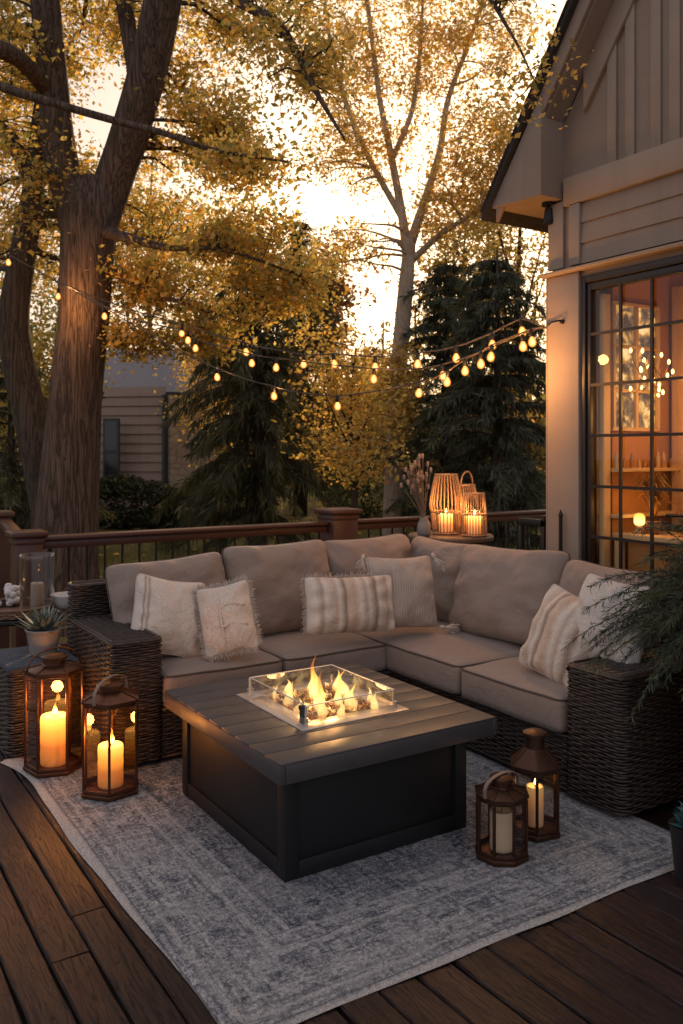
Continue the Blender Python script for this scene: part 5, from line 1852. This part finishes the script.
# pale trunked tree in the centre of the view
D3 = 17.0
tree('pale_trunk_tree', 'tall pale barked tree with thin golden leaves in the centre of the view', [
    (PX([(392, 560, D3), (394, 470, D3), (396, 400, D3), (402, 330, D3), (406, 285, D3), (410, 240, D3)]), [rpx(11, D3), rpx(9.5, D3), rpx(8.6, D3), rpx(8.2, D3), rpx(7.8, D3), rpx(6, D3)]),
    (PX([(408, 262, D3), (402, 215, D3), (392, 160, D3), (380, 100, D3), (372, 40, D3), (362, -40, D3), (350, -120, D3)]), [rpx(5.2, D3), rpx(4.4, D3), rpx(3.6, D3), rpx(2.8, D3), rpx(2.2, D3), rpx(2.5, D3), rpx(1, D3)]),
    (PX([(410, 245, D3), (425, 200, D3), (440, 150, D3), (448, 100, D3), (470, 40, D3), (488, -20, D3), (505, -110, D3)]), [rpx(5.5, D3), rpx(4.2, D3), rpx(3.4, D3), rpx(2.8, D3), rpx(2, D3), rpx(2, D3), rpx(1, D3)]),
    (PX([(406, 225, D3), (370, 160, D3), (345, 100, D3), (330, 40, D3), (322, -30, D3)]), [rpx(3.5, D3), rpx(3, D3), rpx(2.6, D3), rpx(2, D3), rpx(.8, D3)]),
    (PX([(392, 160, D3), (412, 110, D3), (420, 50, D3), (424, -30, D3)]), [rpx(3, D3), rpx(2.6, D3), rpx(2, D3), rpx(.8, D3)]),
    (PX([(412, 260, D3), (440, 235, D3 - .3), (470, 215, D3 - .8), (500, 190, D3 - 1)]), [rpx(3.5, D3), rpx(3, D3), rpx(2, D3), rpx(.8, D3)])],
    [reg(380, 30, 17, 80, 70, 2, 1.0), reg(450, 90, 17, 60, 70, 1.6, .9), reg(360, 150, 17, 55, 45, 1.4, .9), reg(455, 205, 16.6, 60, 40, 1.4, 1.0), reg(480, 20, 16.5, 60, 50, 1.5, .7), reg(490, 150, 16, 45, 50, 1.3, 1.0), reg(345, 250, 16.5, 40, 30, 1, .35), reg(330, 60, 17, 45, 50, 1.3, .6), reg(420, -80, 17, 150, 50, 2, .8), reg(396, 395, 16.3, 34, 55, .6, .75)],
    M['birch'], 44, .072, GOLD + [(.48, .40, .16)], 90, 1150, 46, .19, sides=16, lumps=.03, twig_r=.011, maxreach=3.5)

# golden trees in the middle distance
def round_tree(name, label, px, pyb, d, hpx, wpx, cols, seed, size, k2, per, bark='darkbark', spread=.25, ypx=None, w=.09, extra=(), group=None):
    top = pyb - hpx
    bx_, by_ = px, pyb
    lm = [(PX([(px, pyb, d), (px + 3, pyb - hpx * .3, d), (px - 2, pyb - hpx * .6, d), (px + 4, pyb - hpx * .92, d)]), [w * 1.2, w, w * .7, w * .2])]
    rs = np.random.default_rng(seed)
    for k in range(5):
        s = rs.choice([-1, 1]) * rs.uniform(.4, .8)
        y0 = pyb - hpx * rs.uniform(.25, .6)
        lm.append((PX([(px, y0, d), (px + s * wpx * .35, y0 - hpx * .12, d + rs.uniform(-.4, .4)), (px + s * wpx * .75, y0 - hpx * rs.uniform(.2, .32), d + rs.uniform(-.8, .8))]), [w * .5, w * .3, w * .08]))
    regs = [reg(px, pyb - hpx * .62, d, wpx, hpx * .36, wpx * d / FPX, 2)]
    for k in range(5):
        regs.append(reg(px + rs.uniform(-.8, .8) * wpx, pyb - hpx * rs.uniform(.35, .9), d + rs.uniform(-.8, .8), wpx * .45, hpx * .16, 1, .6))
    regs += list(extra)
    return tree(name, label, lm, regs, M[bark], seed, size, cols, 24, k2, per, spread, sides=12, lumps=.03, group=group)


round_tree('golden_tree', 'bright golden leaved tree glowing behind the string lights', 235, 560, 20.0, 340, 90, GOLD, 51, .09, 360, 40)
round_tree('golden_shrub', 'loose yellow leaved young tree below the middle of the light strings', 352, 545, 13.0, 215, 55, GOLD + [(.34, .26, .06)], 52, .07, 230, 36, w=.05, spread=.2)
round_tree('amber_tree', 'amber leaved tree glowing above the roof of the neighbouring house', 150, 520, 27.0, 420, 110, GOLD + OLIVE[:2], 53, .11, 360, 44)
round_tree('rust_tree', 'hazy rust coloured tree far behind the pale trunk', 330, 540, 27.0, 300, 75, RUST, 54, .15, 330, 40)
round_tree('brown_tree', 'hazy brown tree at right of the pale trunk, above the dark spruce', 462, 540, 25.0, 350, 70, RUST + OLIVE, 55, .13, 330, 40)
round_tree('olive_tree', 'olive green tree behind the left edge of the deck', 20, 560, 17.0, 330, 90, OLIVE, 56, .10, 330, 44)
round_tree('leaning_gold_tree', 'golden tree rising beside the gable of the house', 520, 545, 20.0, 420, 60, GOLD + OLIVE, 57, .10, 300, 40)


def conifer(name, label, px, pyb, d, H, Rb, seed, cols, weep=.6, dens=1.0, lean=0.0, skirt=.12):
    """Spruce: whorls of drooping boughs hung with curtains of needle sprays."""
    rs = np.random.default_rng(seed)
    p0 = at(px, pyb, d); p0[2] = ground_z(p0[0], p0[1]) - .05
    root = empty(name, p0, label, 'tree')
    MB().tube([(0, 0, 0), (.02, 0, H * .5), (.0, 0, H)], [.05 + .018 * H, .03 + .01 * H, .01], 12).build('trunk', M['darkbark'], root, smooth=True)
    bo = MB()
    V4, C4 = [], []
    nw = int(H / .26)
    cols = np.array(cols)
    for k in range(nw):
        f = skirt + (1 - skirt) * k / nw
        z = f * H
        Rr = 1.12 * Rb * (1 - f) ** .58 * rs.uniform(.75, 1.12) + .12
        nb = int(rs.integers(6, 10))
        for b in range(nb):
            a = rs.uniform(0, 2 * PI)
            L = Rr * (.82 + .55 * mn.noise(Vector((math.cos(a) * 1.1 + seed, math.sin(a) * 1.1, z * .9)))) * rs.choice([.55, .8, 1.0, 1.0, 1.2])
            L = max(L, .15)
            t = np.linspace(0, 1, 8)
            drop = (.10 + .32 * weep) * L
            pts = np.stack([L * t * math.cos(a), L * t * math.sin(a), z + .12 * L * np.sin(PI * t * .8) - drop * t ** 1.7], 1)
            bo.tube(pts, np.linspace(.018, .004, 8), 5, caps=False)
            sd_ = np.array([-math.sin(a), math.cos(a), 0])
            n = int(125 * dens * (L / 1.5) + 24)
            tt = rs.uniform(.12, 1.0, n)
            base = np.stack([np.interp(tt, t, pts[:, q]) for q in range(3)], 1)
            side = rs.normal(0, .20, (n, 1)) * (1.1 - tt[:, None]) * L * .7
            base = base + sd_ * side
            ln = rs.uniform(.09, .26, n)[:, None] * (.7 + .6 * weep)
            dr = np.stack([np.cos(a) * rs.uniform(.1, .6, n), np.sin(a) * rs.uniform(.1, .6, n), -rs.uniform(.3, 1.0, n) * weep - .1], 1) + rs.normal(0, .22, (n, 3))
            dr /= np.linalg.norm(dr, axis=1, keepdims=True)
            ww = rs.normal(0, 1, (n, 3)); ww -= dr * np.sum(ww * dr, 1, keepdims=True); ww /= np.linalg.norm(ww, axis=1, keepdims=True)
            wd = rs.uniform(.006, .015, n)[:, None]
            V4.append(np.stack([base, base + dr * ln * .5 + ww * wd, base + dr * ln, base + dr * ln * .5 - ww * wd], 1))
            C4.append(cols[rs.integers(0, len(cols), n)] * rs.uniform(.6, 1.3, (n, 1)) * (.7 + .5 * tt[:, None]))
    bo.build('boughs', M['twig'], root, smooth=True)
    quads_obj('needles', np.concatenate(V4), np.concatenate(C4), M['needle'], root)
    return root


SPR = [(.065, .075, .032), (.09, .09, .038), (.045, .055, .026), (.13, .115, .045)]
SPB = [(.055, .072, .044), (.075, .088, .05), (.038, .052, .034), (.10, .105, .052)]
conifer('weeping_spruce', 'dark weeping spruce behind the sofa beside the neighbouring house', 258, 540, 14.5, 5.5, 1.75, 61, SPR, 1.0, 1.9)
conifer('dark_spruce', 'tall dark blue green spruce just left of the house corner', 497, 545, 13.5, 5.2, 1.75, 62, SPB, .6, 2.2)
conifer('broad_spruce', 'broad dark spruce behind the barrel table lanterns', 446, 545, 17.0, 5.6, 2.1, 63, SPB, .55, 1.9)
conifer('dark_fir', 'deep shaded fir left of the weeping spruce, behind the lawn', 10, 545, 14.0, 3.6, 1.8, 64, SPR, .5, 1.2)
conifer('slim_spruce', 'slim dark spruce rising between golden trees near the centre', 300, 540, 21.0, 7.4, 1.7, 65, SPR, .7, 1.1)

# the neighbour's house
nb = empty('neighbouring_house', (0, 0, 0), 'grey brown sided neighbouring house with stone wall behind the hedge', 'house')
DN = 21.0
A = at(106, 490, DN); B = at(166, 490, DN); Cc = at(215, 490, DN + 1.5)
zb0 = ground_z(B[0], B[1]) - .1
zt0 = at(0, 395, DN)[2]
def wallq(mb, a, b, z0, z1, th=.2):
    t = (b - a); t[2] = 0; t = t / np.linalg.norm(t); n = np.array([-t[1], t[0], 0]) * th
    v = [a, b, b + n, a + n]
    V = [(q[0], q[1], z0) for q in v] + [(q[0], q[1], z1) for q in v]
    mb.add(V, [(0, 3, 2, 1), (4, 5, 6, 7), (0, 1, 5, 4), (1, 2, 6, 5), (2, 3, 7, 6), (3, 0, 4, 7)])
A2 = at(60, 490, DN + .5)
s_ = MB()
z = zb0
tdir = (B - A2); tdir[2] = 0; tdir /= np.linalg.norm(tdir); nrm = np.array([tdir[1], -tdir[0], 0])
while z < zt0:
    v = [A2 + nrm * .03, B + nrm * .03, B + nrm * .005, A2 + nrm * .005]
    V = [(A2[0] + nrm[0] * .035, A2[1] + nrm[1] * .035, z), (B[0] + nrm[0] * .035, B[1] + nrm[1] * .035, z), (B[0], B[1], z + .235), (A2[0], A2[1], z + .235), (A2[0] - nrm[0] * .1, A2[1] - nrm[1] * .1, z), (B[0] - nrm[0] * .1, B[1] - nrm[1] * .1, z)]
    s_.add(V, [(0, 1, 2, 3), (1, 0, 4, 5)])
    z += .23
s_.build('siding_wall', M['nsiding'], nb)
s_ = MB(); wallq(s_, B + tdir * .12, Cc, zb0, zt0); s_.build('stone_wall', M['nstone'], nb)
s_ = MB(); s_.tube([B + tdir * .02 + nrm * .12 + np.array([0, 0, zb0 - B[2]]), B + tdir * .02 + nrm * .12 + np.array([0, 0, zt0 - B[2]])], .075, 10); s_.build('downspout', M['ndark'], nb, smooth='auto')
s_ = MB()
e0, e1 = A2 + nrm * .45, Cc + tdir * .4 + nrm * .45
e0 = e0.copy(); e1 = e1.copy(); e0[2] = e1[2] = zt0 + .02
s_.bar(e0, e1, .14, .16); s_.build('gutter', M['ndark'], nb)
s_ = MB()
r0, r1 = e0 - nrm * 3.2 + np.array([0, 0, 1.5]), e1 - nrm * 3.2 + np.array([0, 0, 1.5])
V = [e0 + np.array([0, 0, .10]), e1 + np.array([0, 0, .10]), r1, r0, e0 + np.array([0, 0, .0]) - nrm * .3, e1 - nrm * .3, r1 - np.array([0, 0, .2]), r0 - np.array([0, 0, .2])]
s_.add(V, [(0, 1, 2, 3), (7, 6, 5, 4), (0, 4, 5, 1), (1, 5, 6, 2), (2, 6, 7, 3), (3, 7, 4, 0)])
s_.build('roof', M['nroof'], nb)
s_ = MB(); q = at(103, 470, DN - .12); wallq(s_, q, q + tdir * .42, q[2] - .4, q[2] + 1.25, .05); wn = s_.build('window', M['ndark'], nb)
s_ = MB(); q2 = q - nrm * 0 + np.array([0, 0, 0])
for k in (0, 1):
    za_ = q[2] - .33 + k * .80
    V = [q + nrm * .004 + tdir * .05, q + nrm * .004 + tdir * .37, q + nrm * .004 + tdir * .37, q + nrm * .004 + tdir * .05]
    V = [np.array([p[0], p[1], z_]) for p, z_ in zip(V, (za_, za_, za_ + .72, za_ + .72))]
    s_.add(V, [(0, 1, 2, 3)])
s_.build('pane', m_plain('dim_window_glass', (.03, .03, .035), .08, 0, .1), wn)

# hedge along the neighbour's wall
def hedge(name, label, a, b, h, th, seed, cols, n=14000):
    rs = np.random.default_rng(seed)
    root = empty(name, a, label, 'hedge')
    t = rs.random(n)
    u = rs.normal(0, 1, (n, 3)); u /= np.linalg.norm(u, axis=1, keepdims=True); u *= rs.random((n, 1)) ** .3
    ax = b - a; L = np.linalg.norm(ax[:2])
    per = np.array([-ax[1], ax[0], 0]) / L
    bumps = np.array([.82 + .25 * mn.noise(Vector((x_ * L * .8, seed, 0))) for x_ in t])
    C = ax * t[:, None] + per * u[:, :1] * th * .5 + np.stack([0 * t, 0 * t, h * .5 * bumps * (1 + np.sign(u[:, 2]) * np.abs(u[:, 2]) ** .6)], 1) + ax / L * u[:, 1:2] * .2
    V, c = leaf_quads(C, .075, cols, rs)
    quads_obj('foliage', V, c, M['needle'], root)
    m = MB()
    for k in range(int(L / .35)):
        p = ax * (k + .5) / int(L / .35)
        m.tube([p, p + np.array([rs.uniform(-.1, .1), rs.uniform(-.1, .1), h * .8])], [.02, .008], 5)
    m.build('stems', M['twig'], root)
    return root


GRN = [(.045, .055, .022), (.06, .068, .028), (.03, .038, .016), (.08, .08, .03)]
a_ = at(96, 530, 18.5); b_ = at(214, 530, 18.0)
a_[2] = ground_z(a_[0], a_[1]) - .1; b_[2] = ground_z(b_[0], b_[1]) - .1
hedge('clipped_hedge', 'clipped dark green hedge in front of the neighbouring house', a_, b_, 1.35, 1.1, 71, GRN)
a_ = at(330, 520, 20); b_ = at(560, 520, 19)
a_[2] = b_[2] = ground_z(a_[0], a_[1]) - .1
hedge('loose_hedge', 'loose dark shrub row on the lawn behind the barrel table', a_, b_, 1.3, 1.4, 72, GRN + OLIVE[:2], 18000)
a_ = at(-60, 520, 20); b_ = at(80, 520, 20)
a_[2] = b_[2] = ground_z(a_[0], a_[1]) - .1
hedge('shady_hedge', 'shady shrub row at the far left behind the leaning tree', a_, b_, 2.0, 1.4, 73, GRN, 12000)

# far woods closing the view, one mass
rs = np.random.default_rng(81)
n = 46000
ang = rs.uniform(-1.15, 1.15, n)
dd_ = rs.uniform(32, 52, n)
hcol = np.array([5.0 + 2.2 * mn.noise(Vector((a * 9, .5, 0))) + 1.8 * mn.noise(Vector((a * 31, 4.5, 0))) for a in ang])
zz = -.4 + hcol * rs.random(n) ** .75
P = FW[None] * (np.cos(ang) * dd_)[:, None] + RT[None] * (np.sin(ang) * dd_)[:, None]
P[:, 2] = zz
V, c = leaf_quads(P, .42, RUST + OLIVE + [(.05, .05, .03)] * 4, rs, flat=.1, asp=.8)
o = quads_obj('distant_woods', V, c * .8, M['leaf'])
tag(o, 'hazy autumn woods closing the view beyond the lawn', 'woods', kind='stuff')
m = MB()
for k in range(120):
    a = rs.uniform(-1.1, 1.1); d = rs.uniform(30, 50)
    p = FW * math.cos(a) * d + RT * math.sin(a) * d
    h = rs.uniform(5, 10)
    q = p + np.array([rs.normal(0, .4), rs.normal(0, .4), h])
    p[2] = -.6
    m.tube([p, (p + q) / 2 + rs.normal(0, .2, 3), q], [.2, .13, .03], 6)
tag(m.build('distant_trunks', M['darkbark'], smooth=True), 'many slender trunks of the distant woods', 'woods', kind='stuff')

# fallen leaves on the lawn
n = 9000
C = np.stack([rs.uniform(-8, 18, n), rs.uniform(7.2, 26, n), np.zeros(n)], 1)
C[:, 2] = [ground_z(x_, y_) + .12 * mn.noise(Vector((x_ * .2, y_ * .2, 0))) + .02 for x_, y_, _ in C]
V, c = leaf_quads(C, .10, GOLD + RUST, rs, flat=3)
tag(quads_obj('fallen_leaves', V, c, M['leaf']), 'fallen autumn leaves scattered over the lawn', 'leaves', kind='stuff')
n = 60000
C = np.stack([rs.uniform(-5, 16, n), rs.uniform(7.0, 17, n), np.zeros(n)], 1)
C[:, 2] = [ground_z(x_, y_) + .12 * mn.noise(Vector((x_ * .2, y_ * .2, 0))) for x_, y_, _ in C]
h = rs.uniform(.04, .10, n)[:, None]; a = rs.uniform(0, PI, n)
sd_ = np.stack([np.cos(a), np.sin(a), 0 * a], 1) * .006
tip = C + np.concatenate([rs.normal(0, .025, (n, 2)), h], 1)
V = np.stack([C - sd_, C + sd_, tip + sd_ * .2, tip - sd_ * .2], 1)
c = np.array([(.20, .20, .07), (.27, .25, .09), (.14, .15, .05)])[rs.integers(0, 3, n)]
tag(quads_obj('grass', V, c, M['needle']), 'short rough grass of the lawn behind the railing', 'grass', kind='stuff')

# ------------------------------------------------------------------ drooping plant at the right arm and teal succulent
PLX, PLY = 3.37, 2.17
ev = empty('drooping_planter', (PLX, PLY, 0), 'tall planter of drooping dark evergreen fronds beside the right sofa arm', 'potted plant')
m = MB().lathe([(.001, 0), (.17, 0), (.18, .01), (.225, .84), (.235, .845), (.235, .88), (.205, .88), (.20, .82), (.001, .82)], 32)
m.build('pot', M['planter'], ev, smooth='auto')
rs = np.random.default_rng(91)
stm = MB(); V4 = []; C4 = []
pc = np.array([(.038, .058, .034), (.055, .080, .042), (.078, .10, .05), (.10, .105, .052), (.028, .042, .026)])
for k in range(340):
    a = rs.uniform(0, 2 * PI)
    L = rs.uniform(.32, .80)
    el = rs.uniform(.15, 1.5)
    dirh = np.array([math.cos(a), math.sin(a), 0])
    t = np.linspace(0, 1, 12)
    pts = np.array([0, 0, .84]) + dirh * (L * math.cos(el) * t * (.98))[:, None] + np.array([0, 0, 1]) * (L * (math.sin(el) * t * 1.25 - .62 * t ** 2.2))[:, None]
    pts += rs.normal(0, .02, 3) * t[:, None] * 2
    stm.tube(pts, np.linspace(.004, .0012, 12), 4, caps=False)
    n = 190
    tt = rs.uniform(.15, 1, n)
    b = np.stack([np.interp(tt, t, pts[:, q]) for q in range(3)], 1)
    tg = np.stack([np.interp(tt, t, np.gradient(pts[:, q])) for q in range(3)], 1); tg /= np.linalg.norm(tg, axis=1, keepdims=True)
    dr = tg * .9 + rs.normal(0, .55, (n, 3)) + np.array([0, 0, -.25]); dr /= np.linalg.norm(dr, axis=1, keepdims=True)
    ww = rs.normal(0, 1, (n, 3)); ww -= dr * np.sum(ww * dr, 1, keepdims=True); ww /= np.linalg.norm(ww, axis=1, keepdims=True)
    ln = rs.uniform(.022, .055, n)[:, None]; wd = rs.uniform(.0013, .0026, n)[:, None]
    V4.append(np.stack([b, b + dr * ln * .5 + ww * wd, b + dr * ln, b + dr * ln * .5 - ww * wd], 1))
    C4.append(np.tile(pc[rs.integers(0, 5)], (n, 1)) * rs.uniform(.6, 1.5, (n, 1)))
stm.build('stems', M['twig'], ev, smooth=True)
quads_obj('fronds', np.concatenate(V4), np.concatenate(C4), M['needle'], ev)
SX = at(694, 846, 3.18)
sp2 = empty('teal_succulent', (SX[0], SX[1], 0), 'blue green succulent in small dark pot at the right edge', 'potted plant')
MB().lathe([(.001, 0), (.065, 0), (.085, .20), (.09, .21), (.08, .21), (.001, .19)], 24).build('pot', M['planter'], sp2, smooth='auto')
rosette(sp2, (0, 0, .20), 40, .11, .022, ((.05, .13, .14), (.09, .20, .20)), (.1, 1.3), 'leaf_rosette', seed=8)
rosette(sp2, (-.03, -.02, .27), 26, .07, .018, ((.05, .13, .14), (.09, .20, .20)), (.1, 1.3), 'leaf_rosette', seed=9)

# ------------------------------------------------------------------ sky, sun
SUN_EL = R(15.5)
sun_px = 448
sd3 = FW + RT * ((sun_px - 341.5) / FPX)
SUN_AZ = math.atan2(sd3[0], sd3[1])              # clockwise from +Y
sdir = np.array([math.sin(SUN_AZ) * math.cos(SUN_EL), math.cos(SUN_AZ) * math.cos(SUN_EL), math.sin(SUN_EL)])
wd = bpy.data.worlds.new('World')
scene.world = wd
wd.use_nodes = True
t = wd.node_tree
bg = t.nodes['Background']
sky = t.nodes.new('ShaderNodeTexSky')
sky.sky_type = 'NISHITA'
sky.sun_disc = False
sky.sun_elevation = SUN_EL
sky.sun_rotation = SUN_AZ
sky.air_density = 1.0
sky.dust_density = 3.0
sky.ozone_density = 1.0
bg.inputs['Strength'].default_value = .14
# added glow round the low sun and ambient lift elsewhere, summed onto the sky
tc = t.nodes.new('ShaderNodeTexCoord')
dt = t.nodes.new('ShaderNodeVectorMath'); dt.operation = 'DOT_PRODUCT'
t.links.new(tc.outputs['Generated'], dt.inputs[0]); dt.inputs[1].default_value = tuple(sdir)
rp = t.nodes.new('ShaderNodeValToRGB')
cr_ = rp.color_ramp
for e, (p, c) in zip([cr_.elements[0], cr_.elements[1], cr_.elements.new(.5), cr_.elements.new(.5), cr_.elements.new(.5)], [(.0, (4.25, 3.92, 4.15, 1)), (.55, (3.6, 3.2, 3.25, 1)), (.80, (4.0, 3.4, 3.0, 1)), (.93, (5.0, 3.95, 2.9, 1)), (1.0, (7.0, 5.2, 3.2, 1))]):
    e.position = p; e.color = c
t.links.new(dt.outputs['Value'], rp.inputs['Fac'])
ad = t.nodes.new('ShaderNodeMix'); ad.data_type = 'RGBA'; ad.blend_type = 'ADD'; ad.inputs[0].default_value = 1.0
dm = t.nodes.new('ShaderNodeMix'); dm.data_type = 'RGBA'; dm.blend_type = 'MULTIPLY'; dm.inputs[0].default_value = 1.0
t.links.new(sky.outputs[0], dm.inputs[6]); dm.inputs[7].default_value = (.27, .26, .27, 1)
t.links.new(dm.outputs[2], ad.inputs[6]); t.links.new(rp.outputs[0], ad.inputs[7])
t.links.new(ad.outputs[2], bg.inputs['Color'])

sun = bpy.data.lights.new('sun', 'SUN')
sun.energy = 5.0
sun.angle = R(2.0)
sun.color = (1.0, .66, .36)
so_ = bpy.data.objects.new('sun', sun)
COL.objects.link(so_)
so_.rotation_euler = Vector((-sdir[0], -sdir[1], -sdir[2])).to_track_quat('-Z', 'Y').to_euler()

scene.view_settings.view_transform = 'Standard'
scene.view_settings.look = 'None'
scene.view_settings.exposure = 0
scene.render.engine = 'CYCLES'
scene.cycles.use_denoising = True
try:
    scene.cycles.denoiser = 'OPENIMAGEDENOISE'
except Exception:
    pass
scene.cycles.max_bounces = 8
scene.cycles.transparent_max_bounces = 24
scene.cycles.sample_clamp_indirect = 6
scene.cycles.caustics_reflective = False
scene.cycles.caustics_refractive = False
